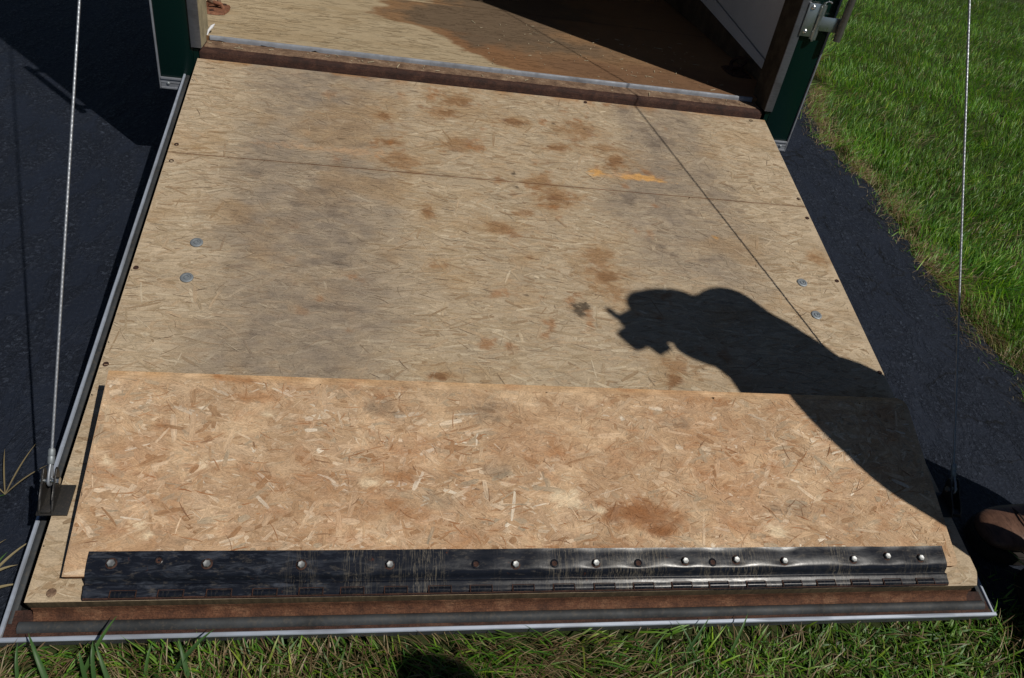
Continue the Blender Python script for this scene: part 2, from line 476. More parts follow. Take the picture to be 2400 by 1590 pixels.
a, b, c_, d_ = I[:-1, :-1].ravel(), I[:-1, 1:].ravel(), I[1:, 1:].ravel(), I[1:, :-1].ravel()
T = [np.stack([a, b, c_], 1), np.stack([a, c_, d_], 1)]
# skirt down the edges
ring = list(I[0, :]) + list(I[1:, -1])
for k, i in enumerate(ring):
    x, y, z = Vv[i]; Vv.append((x + 0.006, y - (0.006 if k < nf else 0), z - 0.04))
sk = base + np.arange(len(ring)); rg = np.array(ring)
T += [np.stack([rg[:-1], sk[:-1], sk[1:]], 1), np.stack([rg[:-1], sk[1:], rg[1:]], 1)]
me = np_mesh('driveway', Vv, np.concatenate(T)); smooth(me, 60)
o = obj('driveway', me, MAT['asphalt']); o['kind'] = 'structure'

# ------------------------------------------------------------------ trailer
TR = empty('enclosed_trailer')
TR.matrix_world = G
tag(TR, 'dark green enclosed trailer with its strand board ramp door lowered onto the driveway', 'trailer')

def board(name, uL, uR, s0, s1, nfn, thick, step, colfn, mat, parent, f=rp, edge_col=None):
    """sheet of board: dense top that carries the stains, plus its sawn edges"""
    ns = max(4, int((s1 - s0) / step)); nu = max(4, int((uR((s0 + s1) / 2) - uL((s0 + s1) / 2)) / step))
    ss = np.linspace(s0, s1, ns + 1)
    if nfn is None: nfn = lambda s: np.zeros_like(s)
    S = np.repeat(ss[:, None], nu + 1, 1)
    A = np.linspace(0, 1, nu + 1)[None, :]
    lo = np.array([uL(s) for s in ss])[:, None]; hi = np.array([uR(s) for s in ss])[:, None]
    U = lo + (hi - lo) * A
    N = np.repeat(nfn(ss)[:, None], nu + 1, 1)
    P = np.array([f(0, 0, 0)]).astype(float); ax = np.array(f(1, 0, 0)) - P; as_ = np.array(f(0, 1, 0)) - P; an = np.array(f(0, 0, 1)) - P
    pos = lambda u, s, n: P + u[:, None] * ax + s[:, None] * as_ + n[:, None] * an
    u, s, n = U.ravel(), S.ravel(), N.ravel()
    V = pos(u, s, n); col = colfn(u, s); gr = np.stack([u, s], 1)
    I = np.arange(V.shape[0]).reshape(ns + 1, nu + 1)
    a, b, c, d = I[:-1, :-1].ravel(), I[1:, :-1].ravel(), I[1:, 1:].ravel(), I[:-1, 1:].ravel()
    T = [np.stack([a, b, c], 1), np.stack([a, c, d], 1)]
    ringi = np.concatenate([I[0, :], I[1:, -1], I[-1, -2::-1], I[-2:0:-1, 0]])
    tops = pos(u[ringi], s[ringi], n[ringi]); bots = pos(u[ringi], s[ringi], np.full(len(ringi), -thick) + (nfn(np.array([s1]))[0]))
    ec = np.array(edge_col if edge_col is not None else L(120, 88, 58)) * (0.7 + 0.6 * RNG.random((len(ringi), 1)))
    k0 = len(V); m = len(ringi)
    V = np.concatenate([V, tops, bots]); col = np.concatenate([col, ec, ec * 0.7])
    gr = np.concatenate([gr, np.stack([u[ringi] + s[ringi], s[ringi] * 0], 1), np.stack([u[ringi] + s[ringi], s[ringi] * 0 + 0.02], 1)])
    i = np.arange(m); j = (i + 1) % m
    T += [np.stack([k0 + i, k0 + j, k0 + m + j], 1), np.stack([k0 + i, k0 + m + j, k0 + m + i], 1)]
    return obj(name, np_mesh(name, V, np.concatenate(T), col, gr), mat, parent)

def flakes(name, parent, mat, count, uL, uR, s0, s1, n0, nrange, lens, wids, angs, palette, weights, stain, f=rp, K=5, jitcol=0.12, stain_k=1.0, straight=False):
    """wood strands pressed into the face of a board: thin ragged chips"""
    cs = RNG.uniform(s0, s1, count)
    lo = np.interp(cs, [s0, s1], [uL(s0), uL(s1)]); hi = np.interp(cs, [s0, s1], [uR(s0), uR(s1)])
    cu = lo + (hi - lo) * RNG.random(count)
    ln = RNG.uniform(*lens, count) ** 1.0; wd = RNG.uniform(*wids, count)
    an = angs(count)
    t = np.linspace(-0.5, 0.5, K)
    prof = np.where(np.abs(t) > 0.49, 0.62, 1.0) if straight else np.sqrt(np.clip(1 - (np.abs(t) * 2) ** 3.0, 0.06, 1))
    rj = 0.22 if straight else 0.7
    wl = prof[None, :] * (1 - rj / 2 + rj * RNG.random((count, K))) * wd[:, None] * 0.5
    wr = prof[None, :] * (1 - rj / 2 + rj * RNG.random((count, K))) * wd[:, None] * 0.5
    al = t[None, :] * ln[:, None] + RNG.normal(0, 0.03, (count, K)) * ln[:, None]
    bow = RNG.normal(0, 0.012 if straight else 0.06, count)[:, None] * ln[:, None] * (t[None, :] ** 2) * 4
    X = np.stack([al, al], 2); Yv = np.stack([bow - wl, bow + wr], 2)      # count,K,2
    ca, sa = np.cos(an)[:, None, None], np.sin(an)[:, None, None]
    U = cu[:, None, None] + X * ca - Yv * sa; S = cs[:, None, None] + X * sa + Yv * ca
    S = np.clip(S, s0 + 0.0005, s1 - 0.0005)
    ul = np.interp(S, [s0, s1], [uL(s0), uL(s1)]); ur = np.interp(S, [s0, s1], [uR(s0), uR(s1)])
    U = np.clip(U, ul + 0.0005, ur - 0.0005)
    nn = n0 + nrange[0] + (nrange[1] - nrange[0]) * RNG.random(count)
    N = np.repeat(np.repeat(nn[:, None, None], K, 1), 2, 2)
    idx = RNG.choice(len(palette), count, p=np.array(weights) / sum(weights))
    col = np.array(palette)[idx] * (1 + RNG.normal(0, jitcol, (count, 1)))
    col = np.repeat(col[:, None, :], 2 * K, 1).reshape(-1, 3)
    u, s, n = U.ravel(), S.ravel(), N.ravel()
    col = np.clip(stain(u, s, col, stain_k), 0.004, 1)
    P = np.array([f(0, 0, 0)]).astype(float); ax = np.array(f(1, 0, 0)) - P; as_ = np.array(f(0, 1, 0)) - P; an_ = np.array(f(0, 0, 1)) - P
    V = P + u[:, None] * ax + s[:, None] * as_ + n[:, None] * an_
    off = RNG.uniform(-40, 40, (count, 2))
    gr = np.stack([X + off[:, 0][:, None, None], Yv + off[:, 1][:, None, None]], -1).reshape(-1, 2)
    b0 = (np.arange(count) * 2 * K)[:, None] + (np.arange(K - 1) * 2)[None, :]
    b0 = b0.ravel()
    T = np.concatenate([np.stack([b0, b0 + 1, b0 + 3], 1), np.stack([b0, b0 + 3, b0 + 2], 1)])
    o = obj(name, np_mesh(name, V, T, col, gr), mat, parent)
    o['kind'] = 'stuff'
    return o

# ---- stains and wear of the ramp deck
RUST = [(-0.134, 0.073, 0.048, 0.035), (-0.153, 0.129, 0.041, 0.023), (-0.319, 0.168, 0.027, 0.016), (-0.129, 0.253, 0.039, 0.021), (-0.298, 0.275, 0.027, 0.017), (-0.27, 0.342, 0.037, 0.029), (0.027, 0.139, 0.036, 0.017), (0.187, 0.155, 0.05, 0.029), (0.13, 0.232, 0.042, 0.015), (0.263, 0.218, 0.05, 0.017), (0.29, 0.269, 0.035, 0.033), (0.068, 0.376, 0.023, 0.02), (0.11, 0.427, 0.036, 0.032), (0.092, 0.461, 0.031, 0.019), (-0.214, 0.518, 0.014, 0.02), (0.024, 0.496, 0.019, 0.011), (-0.034, 0.557, 0.033, 0.017), (-0.183, 0.685, 0.021, 0.012), (0.02, 0.647, 0.018, 0.011), (0.182, 0.624, 0.032, 0.025), (0.192, 0.689, 0.04, 0.03), (0.211, 0.729, 0.026, 0.024), (-0.193, 0.983, 0.025, 0.012), (0.303, 0.939, 0.027, 0.022), (0.296, 0.972, 0.021, 0.02), (0.777, 0.581, 0.037, 0.015)]
YEL = [(0.229, 0.321, 0.026, 0.016), (0.358, 0.326, 0.047, 0.010), (0.504, 0.531, 0.007, 0.005)]
YEL2 = [(-0.437, 0.325, 0.12, 0.012), (0.29, 0.322, 0.03, 0.008)]
DARK = [(0.113, 0.797, 0.014, 0.012), (0.125, 0.785, 0.009, 0.008), (0.006, 0.356, 0.005, 0.005), (0.008, 0.403, 0.006, 0.005), (0.001, 0.759, 0.005, 0.004), (0.136, 0.129, 0.006, 0.004)]
def deck_stain(u, s, col, k=1.0):
    w = fbm(u * 5, s * 4, 31, 4) - 0.5
    g = sstep(-0.73, -0.54, u + w * 0.16) * (1 - sstep(-0.42, -0.20, u + w * 0.25))
    g = g * (0.75 + 0.25 * sstep(0.1, 0.9, s))
    g2 = sstep(0.22, 0.36, u + w * 0.3) * (1 - sstep(0.56, 0.66, u + w * 0.2)) * (1 - sstep(0.5, 0.95, s + w * 0.4))
    fine = fbm(u * 38, s * 70, 77, 4)
    med = fbm(u * 12, s * 22, 91, 4)
    gr = np.clip(np.maximum(g, 0.75 * g2) + (med - 0.5) * 0.9 * (0.35 + np.maximum(g, g2)), 0, 1)
    col = blend(col, gr * np.clip(0.62 + 0.9 * (fine - 0.35), 0, 1), L(126, 114, 101), 0.95 * k)
    dk = sstep(0.60, 0.78, fbm(u * 20, s * 40, 55, 4)) * (0.25 + 0.75 * np.maximum(g, g2))
    col = blend(col, dk, L(98, 86, 76), 0.55 * k)
    blot = sstep(0.55, 0.78, fbm(u * 7, s * 9, 61, 4))
    col = blend(col, blot, L(150, 118, 78), 0.35 * k)
    m = blobs(u, s, RUST, 0.42, 3, 75)
    col = blend(col, m, L(124, 84, 50), 0.6 * k)
    core = blobs(u, s, [(a, b, c * 0.55, d * 0.55) for a, b, c, d in RUST[::2] + [RUST[13], RUST[1]]], 0.35, 9, 90)
    col = blend(col, core, L(94, 54, 28), 0.72 * k)
    halo = blobs(u, s, [(a, b, c * 1.7, d * 1.7) for a, b, c, d in RUST], 0.9, 13)
    col = blend(col, halo, L(150, 120, 84), 0.4 * k)
    # sparse rusty fleck drift over the middle of the ramp
    fl = sstep(0.66, 0.8, fbm(u * 30, s * 30, 101, 3)) * sstep(0.5, 0.62, fbm(u * 5, s * 5, 103, 3)) * (1 - sstep(0.35, 0.6, np.abs(u)))
    col = blend(col, fl, L(140, 92, 50), 0.6 * k)
    col = blend(col, blobs(u, s, YEL, 0.5, 23, 110), L(200, 150, 84), 0.8 * k)
    col = blend(col, blobs(u, s, YEL2, 0.9, 29, 90), L(190, 148, 108), 0.38 * k)
    col = blend(col, blobs(u, s, DARK, 0.6, 17, 120), L(62, 52, 42), 0.85 * k)
    # seam grime between the two sheets, and along the hinge
    sm = np.exp(-((s - 0.385) / 0.006) ** 2)
    col = blend(col, sm * fbm(u * 20, s * 0, 71, 3), L(104, 82, 58), 0.6 * k)
    col = blend(col, np.exp(-(s / 0.018) ** 2) * sstep(0.35, 0.7, fbm(u * 25, s * 30, 72, 3)), L(150, 104, 58), 0.6 * k)
    return col
DK = 0.845 * np.array([0.965, 0.975, 1.005])
def deck_base(u, s):
    n = fbm(u * 9, s * 30, 41, 4)[:, None]
    c = L(170, 151, 124) * DK * (1 - n) + L(194, 174, 145) * DK * n
    side = (sstep(0.60, 0.72, np.abs(u)))[:, None]
    c = c * (1 + 0.10 * side)
    return np.clip(deck_stain(u, s, c), 0.004, 1)
uLd = lambda s: -0.80
uRd = lambda s: 0.80 - 0.014 * max(0.0, (s - (L_RAMP - 0.028)) / 0.028) ** 1.3
SEAM = 0.385
d1 = board('deck_panel', uLd, uRd, 0.002, SEAM - 0.0009, None, 0.020, 0.004, deck_base, MAT['deck'], TR, edge_col=L(150, 92, 56))
d2 = board('deck_panel', uLd, uRd, SEAM + 0.0009, L_RAMP, None, 0.022, 0.004, deck_base, MAT['deck'], TR, edge_col=L(92, 78, 58))
d1['label'] = 'upper deck sheet beside the trailer sill'; d2['label'] = 'lower deck sheet with the tyre-worn grey bands'
PAL_D = [L(181, 160, 130) * DK, L(190, 170, 140) * DK, L(171, 150, 120) * DK, L(199, 181, 152) * DK, L(160, 136, 106) * DK, L(183, 159, 128) * DK]
ang_d = lambda n: np.where(RNG.random(n) < 0.85, RNG.normal(0.0, 0.28, n), RNG.uniform(-1.5, 1.5, n))
for (dk_, a_, b_, cnt) in ((d1, 0.004, SEAM - 0.001, 3400), (d2, SEAM + 0.001, L_RAMP - 0.003, 10500)):
    uR_ = (lambda s: 0.798) if dk_ is d1 else (lambda s: 0.786)
    flakes('wood_strands', dk_, MAT['deck'], cnt, lambda s: -0.799, uR_, a_, b_, 0, (0.00015, 0.0007), (0.008, 0.060), (0.0012, 0.008), ang_d, PAL_D, [4, 2.5, 3, 1.0, 1.2, 3], deck_stain, jitcol=0.022, stain_k=1.0, straight=True)
    flakes('wood_splinters', dk_, MAT['deck'], int(cnt * 0.22), lambda s: -0.799, uR_, a_, b_, 0, (0.0007, 0.0011), (0.004, 0.045), (0.0004, 0.0016), ang_d,
           [L(202, 185, 156) * DK, L(138, 116, 92) * DK, L(116, 98, 80) * DK, L(162, 134, 102) * DK, L(186, 166, 138) * DK], [3.5, 1.6, 0.8, 2, 3], deck_stain, jitcol=0.06, stain_k=0.75)

# ---- flap board: hinged at its lower edge, its upper edge propped clear of the deck
FA, FB = rp(0, 1.052, 0.079), rp(0, 1.3800, 0.0215)
F_DIR = (FB - FA).normalized(); F_NRM = Vector((1, 0, 0)).cross(-F_DIR).normalized(); FL = (FB - FA).length
def fp(u, q, n):
    """flap coordinates: across, down from its upper edge, square to its face"""
    return Vector((u, 0, 0)) + FA + F_DIR * q + F_NRM * n
uLf = lambda q: -0.7525
def uRf(q):
    b = 0.7475; r = 0.022
    if q < r: b -= 0.9 * (r - math.sqrt(max(0, r * r - (r - q) ** 2)))
    if FL - q < 0.012: b -= 0.6 * (0.012 - math.sqrt(max(0, 0.012 ** 2 - (0.012 - (FL - q)) ** 2)))
    return b
FR = [(-0.561, 0.008, 0.032, 0.008), (0.151, 0.24, 0.052, 0.019), (0.182, 0.266, 0.024, 0.009), (-0.274, 0.23, 0.021, 0.014), (-0.02, 0.295, 0.022, 0.004), (0.062, 0.296, 0.046, 0.003), (0.008, 0.128, 0.02, 0.008), (-0.264, 0.175, 0.018, 0.007), (-0.508, 0.041, 0.028, 0.011), (0.326, 0.018, 0.045, 0.005)]
FD = [(-0.203, 0.219, 0.029, 0.016), (-0.117, 0.164, 0.009, 0.008), (-0.095, 0.169, 0.014, 0.009), (-0.114, 0.062, 0.031, 0.017), (-0.274, 0.066, 0.013, 0.006), (-0.623, 0.167, 0.006, 0.003), (-0.589, 0.283, 0.006, 0.003), (-0.304, 0.051, 0.022, 0.011), (0.455, 0.228, 0.035, 0.008), (0.238, 0.069, 0.026, 0.01)]
FW = [(-0.581, 0.161, 0.007, 0.011), (-0.661, 0.26, 0.01, 0.009), (-0.314, 0.187, 0.022, 0.008), (0.025, 0.214, 0.02, 0.011), (0.081, 0.233, 0.02, 0.005), (-0.725, 0.16, 0.014, 0.010), (-0.646, 0.275, 0.007, 0.007), (-0.49, 0.072, 0.009, 0.006), (0.40, 0.27, 0.012, 0.007)]
def flap_stain(u, q, col, k=1.0):
    top = np.exp(-(q / 0.012) ** 2)
    col = blend(col, top * (0.35 + 0.65 * fbm(u * 25, q * 60, 12, 3)), L(192, 140, 76), 0.7 * k)
    w = fbm(u * 6, q * 8, 14, 4)
    col = blend(col, sstep(0.52, 0.74, w), L(172, 126, 88), 0.4 * k)
    w2 = fbm(u * 5 + 9, q * 7, 15, 4)
    up_ = 1 - sstep(0.06, 0.19, q + 0.12 * (w - 0.5))
    col = blend(col, np.clip(sstep(0.45, 0.7, w2) * 0.7 + up_ * 0.45, 0, 1), L(172, 148, 118), 0.5 * k)
    rag = sstep(0.56, 0.70, fbm(u * 24, q * 42, 16, 4))
    col = blend(col, rag, L(214, 184, 148), 0.45 * k)
    mot = sstep(0.5, 0.68, fbm(u * 11, q * 17, 19, 4))
    col = blend(col, mot, L(150, 118, 88), 0.38 * k)
    rag2 = sstep(0.60, 0.74, fbm(u * 26 + 5, q * 60, 18, 4))
    col = blend(col, rag2, L(156, 110, 74), 0.45 * k)
    col = blend(col, blobs(u, q, FR, 0.8, 43), L(146, 98, 58), 0.75 * k)
    col = blend(col, blobs(u, q, FR[1:3], 0.5, 47, 80), L(120, 74, 40), 0.7 * k)
    col = blend(col, blobs(u, q, FD, 0.9, 44), L(112, 98, 82), 0.65 * k)
    col = blend(col, blobs(u, q, FW, 0.5, 45, 80), L(226, 208, 176), 0.7 * k)
    return col
FK = 0.83 * np.array([0.985, 1.0, 1.06])
def flap_base(u, q):
    n = fbm(u * 14, q * 40, 48, 4)[:, None]
    return np.clip(flap_stain(u, q, L(182, 149, 114) * FK * (1 - n) + L(202, 171, 136) * FK * n), 0.004, 1)
fl = board('flap_panel', uLf, uRf, 0.0, FL, None, 0.0125, 0.005, flap_base, MAT['flap'], TR, f=fp, edge_col=L(140, 92, 56))
fl['label'] = 'reddish strand board flap lying over the foot of the ramp'
PAL_F = [L(194, 161, 124) * FK, L(202, 171, 136) * FK, L(182, 147, 110) * FK, L(216, 190, 157) * FK, L(162, 124, 88) * FK, L(190, 157, 122) * FK, L(230, 213, 186) * FK, L(176, 155, 126) * FK]
ang_f = lambda n: np.where(RNG.random(n) < 0.65, RNG.normal(0.0, 0.4, n), RNG.uniform(-1.57, 1.57, n))
flakes('wood_strands', fl, MAT['flap'], 10500, lambda q: -0.7515, lambda q: 0.736, 0.012, FL - 0.002, 0, (0.0002, 0.0010), (0.008, 0.052), (0.0014, 0.0105), ang_f, PAL_F, [5, 4, 3, 2.2, 1.3, 4, 0.45, 1.8], flap_stain, f=fp, jitcol=0.035, stain_k=0.9, straight=True)
flakes('wood_splinters', fl, MAT['flap'], 1100, lambda q: -0.7515, lambda q: 0.736, 0.012, FL - 0.002, 0, (0.0010, 0.0015), (0.004, 0.035), (0.0005, 0.0022), ang_f, [L(216, 186, 150) * FK, L(160, 108, 68) * FK, L(178, 130, 90) * FK, L(134, 98, 70) * FK, L(206, 168, 130) * FK], [3, 1.6, 2.5, 0.6, 3], flap_stain, f=fp, jitcol=0.06, stain_k=0.8)
for u in (-0.55, 0.0, 0.55):
    rbox_ = box('flap_prop', (u - 0.02, 1.066, 0.0012), (u + 0.02, 1.086, 0.058), MAT['edge'], TR, f=rp)

# ---- flap hinge: bent black strap with knuckles, bolts and empty holes
BOLTS = [(-0.688, 1.361), (-0.554, 1.363), (-0.416, 1.366), (-0.281, 1.367), (-0.079, 1.369), (0.057, 1.368), (0.215, 1.366), (0.309, 1.365), (0.399, 1.368), (0.534, 1.366), (0.603, 1.361), (0.670, 1.365)]
HOLES = [(-0.623, 1.357), (-0.144, 1.368), (-0.014, 1.368), (0.131, 1.369), (0.265, 1.369)]
SP = [(1.3425, 0.0245), (1.347, 0.0248), (1.352, 0.0250), (1.357, 0.0252), (1.362, 0.0252), (1.367, 0.0250), (1.372, 0.0246), (1.376, 0.0240), (1.3795, 0.0228), (1.3825, 0.0195), (1.385, 0.0150), (1.3868, 0.0112), (1.3885, 0.0106), (1.3905, 0.0132), (1.3922, 0.0134), (1.396, 0.0112), (1.400, 0.0104), (1.404, 0.0100), (1.4075, 0.0085), (1.4095, 0.0055)]
ps = np.array([p[0] for p in SP]); pn = np.array([p[1] for p in SP]); npf = len(SP)
us = np.linspace(-0.722, 0.722, 520)
Ug, Sg = np.meshgrid(us, ps, indexing='ij'); Ng = np.repeat(pn[None, :], len(us), 0)
Sg = np.where(Sg < 1.38, 1.38 - (1.38 - Sg) * 0.915, Sg)
Ng = Ng + 0.1753 * np.clip(1.3795 - Sg, 0, 1)
flat = 1 - sstep(1.372, 1.380, Sg)
dent = 0.0007 * (fbm(Ug * 8, Sg * 20, 81, 2) - 0.5) * 2
for i, (bu, bs) in enumerate(BOLTS + HOLES):
    r2 = (Ug - bu) ** 2 + (Sg - bs) ** 2
    dent = dent - (0.0014 if bu > -0.3 else 0.0008) * np.exp(-r2 / (2 * 0.016 ** 2))
lip = 0.0016 * np.exp(-((Sg - 1.3425) / 0.004) ** 2) * sstep(-0.35, 0.1, Ug) * (0.4 + 1.2 * fbm(Ug * 18, Sg * 0, 83, 2))
Ng = Ng + dent * flat + lip
Sg = Sg + 0.0012 * (fbm(Ug * 5, Sg * 0 + 2, 84, 2) - 0.5) + 0.0035 * (1 - (Ug / 0.75) ** 2) * 0 
def pos_np(u, s, n):
    return np.stack([u, -s * CS - n * SN, H_HINGE - s * SN + n * CS], -1)
Vt = pos_np(Ug, Sg, Ng).reshape(-1, 3); Vb = pos_np(Ug, Sg + 0.0004, Ng - 0.0022).reshape(-1, 3)
I = np.arange(len(us) * npf).reshape(len(us), npf); q0 = len(Vt)
a, b, c_, d_ = I[:-1, :-1].ravel(), I[:-1, 1:].ravel(), I[1:, 1:].ravel(), I[1:, :-1].ravel()
T = [np.stack([a, b, c_], 1), np.stack([a, c_, d_], 1), np.stack([a, c_, b], 1) + q0, np.stack([a, d_, c_], 1) + q0]
rg = np.concatenate([I[:, 0], I[-1, 1:], I[-2::-1, -1], I[0, -2:0:-1]]); rj = np.roll(rg, -1)
T += [np.stack([rg, rj, rj + q0], 1), np.stack([rg, rj + q0, rg + q0], 1)]
me = np_mesh('hinge_strap', np.concatenate([Vt, Vb]), np.concatenate(T)); smooth(me, 50)
strap = obj('hinge_strap', me, MAT['strap'], TR); strap['label'] = 'dented black steel hinge strap bolted to the flap'
nrm = np.array(rp(0, 0, 1) - rp(0, 0, 0))
def hexbolt():
    bm = bmesh.new()
    bm_lathe(bm, (0, 0, 0), (0, 0, 1), [(0.0082, 0), (0.0082, 0.0007), (0.0066, 0.0014), (0.0058, 0.0015)], 20)
    prof = [(0.0060, 0.0016), (0.0060, 0.0052), (0.0048, 0.0064), (0.0020, 0.0061), (0, 0.0058)]
    bm_lathe(bm, (0, 0, 0), (0, 0, 1), prof, 6)
    return from_bm('bolt', bm, 30)
bolt_me = hexbolt(); bolt_me.materials.append(MAT['rust_dark']); bolt_me.materials.append(m_metal('dulled_zinc_bolt', (0.34, 0.35, 0.35), 0.42, (1, 1, 1), 0.4, 0.8, (0.10, 0.075, 0.05)))
RM = Matrix((( 1, 0, 0), (0, CS, -SN), (0, SN, CS)))   # deck-aligned axes
def on_deck(o, u, s, n, rz=0):
    o.matrix_local = Matrix.Translation(rp(u, s, n)) @ RM.to_4x4() @ Matrix.Rotation(rz, 4, 'Z')
def on_flap(o, u, s, n, rz=0):
    q = FL - (1.38 - s) * 0.93
    ax = Matrix((Vector((1, 0, 0)), -F_DIR, F_NRM)).transposed().to_4x4()
    o.matrix_local = Matrix.Translation(fp(u, q, n)) @ ax @ Matrix.Rotation(rz, 4, 'Z')
for p_ in bolt_me.polygons: p_.material_index = 0 if p_.center.z < 0.00165 else 1
for (bu, bs) in BOLTS:
    o = bpy.data.objects.new('bolt', bolt_me); C.objects.link(o); o.parent = strap
    on_flap(o, bu, bs, 0.0022 if bu < -0.3 else 0.0012, random.uniform(0, 1))
bm = bmesh.new()
bm_lathe(bm, (0, 0, 0), (0, 0, 1), [(0.0072, -0.0006), (0.0062, 0.0005), (0.0048, 0.0009), (0.0042, 0.0002), (0.0040, -0.003)], 18)
hole_me = from_bm('screw_hole', bm, 50); hole_me.materials.append(MAT['strap'])
bm = bmesh.new(); bm_lathe(bm, (0, 0, 0), (0, 0, 1), [(0.0043, 0.0002), (0.0022, -0.0002), (0, -0.0006)], 14)
rim_me = from_bm('hole_bottom', bm, 50); rim_me.materials.append(MAT['rust_dark'])
for (bu, bs) in HOLES:
    o = bpy.data.objects.new('screw_hole', hole_me); C.objects.link(o); o.parent = strap; on_flap(o, bu, bs, 0.0030)
    o = bpy.data.objects.new('hole_bottom', rim_me); C.objects.link(o); o.parent = strap; on_flap(o, bu, bs, 0.0032)
KN = [-0.667, -0.601, -0.533, -0.467, -0.399, -0.337, -0.27, -0.201, -0.135, -0.066, 0.002, 0.071, 0.139, 0.207, 0.274, 0.343, 0.411, 0.476, 0.543, 0.607, 0.674]
bm = bmesh.new(); bm_cyl(bm, (-0.0165, 0, 0), (0.0165, 0, 0), 0.0046, None, 14); kn_me = from_bm('hinge_knuckle', bm, 40); kn_me.materials.append(MAT['strap'])
bm = bmesh.new()
bm_box(bm, (-0.0185, 0.0042, -0.001), (0.0185, 0.0052, 0.0012)); bm_box(bm, (-0.0185, -0.006, -0.001), (-0.0172, 0.0042, 0.0012)); bm_box(bm, (0.0172, -0.006, -0.001), (0.0185, 0.0042, 0.0012))
sl_me = from_bm('knuckle_slot', bm); sl_me.materials.append(MAT['rust_dark'])
for k in KN:
    o = bpy.data.objects.new('hinge_knuckle', kn_me); C.objects.link(o); o.parent = strap; on_deck(o, k, 1.4035, 0.0082)
    o = bpy.data.objects.new('knuckle_slot', sl_me); C.objects.link(o); o.parent = strap; on_deck(o, k, 1.4028, 0.0106)
bm = bmesh.new(); bm_cyl(bm, rp(-0.721, 1.4062, 0.0052), rp(0.721, 1.4062, 0.0052), 0.0035, None, 10)
obj('hinge_pin', from_bm('hinge_pin', bm, 40), MAT['rust_dark'], strap)

# ---- deck washers and screws
bm = bmesh.new()
bm_lathe(bm, (0, 0, 0), (0, 0, 1), [(0.0128, 0), (0.0124, 0.0014), (0.0102, 0.0023), (0.0082, 0.0021), (0.0074, 0.0010), (0.0062, 0.0010), (0.0056, 0.0026), (0.0036, 0.0028), (0.0029, 0.0010), (0, 0.0008)], 24)
w_me = from_bm('washer_bolt', bm, 35); w_me.materials.append(MAT['zinc_dull'])
for (u, s) in ((-0.690, 0.667), (-0.692, 0.766), (0.691, 0.668), (0.692, 0.770)):
    o = bpy.data.objects.new('washer_bolt', w_me); C.objects.link(o); o.parent = TR; on_deck(o, u, s, 0.0012)
bm = bmesh.new()
bm_lathe(bm, (0, 0, 0), (0, 0, 1), [(0.0052, 0.0012), (0.0046, 0.0016), (0.0040, 0.0004), (0, -0.0002)], 14)
s_me = from_bm('deck_screw', bm, 50); s_me.materials.append(MAT['rust_dark'])
for (u, s) in [(-0.790, 0.984), (-0.786, 0.357), (-0.786, 0.416), (0.790, 0.355), (0.789, 0.43), (0.752, 0.014), (0.790, 0.654), (0.790, 0.93), (-0.790, 0.747), (0.242, 0.012)]:
    o = bpy.data.objects.new('deck_screw', s_me); C.objects.link(o); o.parent = d1 if s < SEAM else d2; on_deck(o, u, s, 0.0004)
bm = bmesh.new()
bm_lathe(bm, (0, 0, 0), (0, 0, 1), [(0.0068, 0.0012), (0.0060, 0.0016), (0.003, 0.0012), (0, 0.0004)], 18)
o = obj('deck_screw', from_bm('deck_screw', bm, 50), MAT['dusty'], d2); on_deck(o, -0.767, 1.396, 0.0006)

# ---- ramp door frame: core, rusted channel, rubber seals, aluminium edging
def rbox(name, u, s, n, mat, parent, bev=0.0):
    return box(name, (u[0], s[0], n[0]), (u[1], s[1], n[1]), mat, parent, f=rp, bev=bev)
core = rbox('ramp_frame', (-0.8330, 0.8330), (-0.004, 1.4440), (-0.066, -0.0560), MAT['black'], TR)
rbox('subframe', (-0.798, 0.796), (0.004, 1.404), (-0.0558, -0.0225), MAT['black'], core)
rbox('front_rail', (-0.8325, 0.8325), (1.4045, 1.4440), (-0.0558, -0.0466), MAT['rust_dark'], core)
chan = prism_x('rusted_channel', [(1.4045, -0.0225), (1.4085, -0.0230), (1.4100, -0.0260), (1.4092, -0.0330), (1.4110, -0.0360), (1.4135, -0.0410), (1.4185, -0.0440), (1.4220, -0.0462), (1.4045, -0.0462)], -0.798, 0.792, MAT['rust'], TR, f=rp, nseg=160, jit=0.00035, sm=50)
prism_x('rubber_seal', [(1.4222, -0.0464), (1.4226, -0.0425), (1.4250, -0.0402), (1.4288, -0.0390), (1.4325, -0.0400), (1.4362, -0.0422), (1.4386, -0.0464)], -0.815, 0.822, MAT['rubber'], TR, f=rp, nseg=60, jit=0.0002)
prism_x('dirt_strip', [(1.4388, -0.0464), (1.4388, -0.0450), (1.4442, -0.0452), (1.4442, -0.0464)], -0.826, 0.834, MAT['rust_dark'], core, f=rp, nseg=40, jit=0.0002)
prism_x('trim_skirt', [(1.4444, -0.0640), (1.4444, -0.0452), (1.4508, -0.0452), (1.4508, -0.0640)], -0.8390, 0.8390, MAT['alu_post'], core, f=rp, nseg=1)
prism_x('edge_trim', [(1.4446, -0.0450), (1.4446, -0.0424), (1.4456, -0.0416), (1.4500, -0.0420), (1.4512, -0.0434), (1.4512, -0.0450)], -0.8395, 0.8395, MAT['alu'], TR, f=rp, nseg=40, jit=0.0001)
swap = lambda a, b, c: rp(b, a, c)
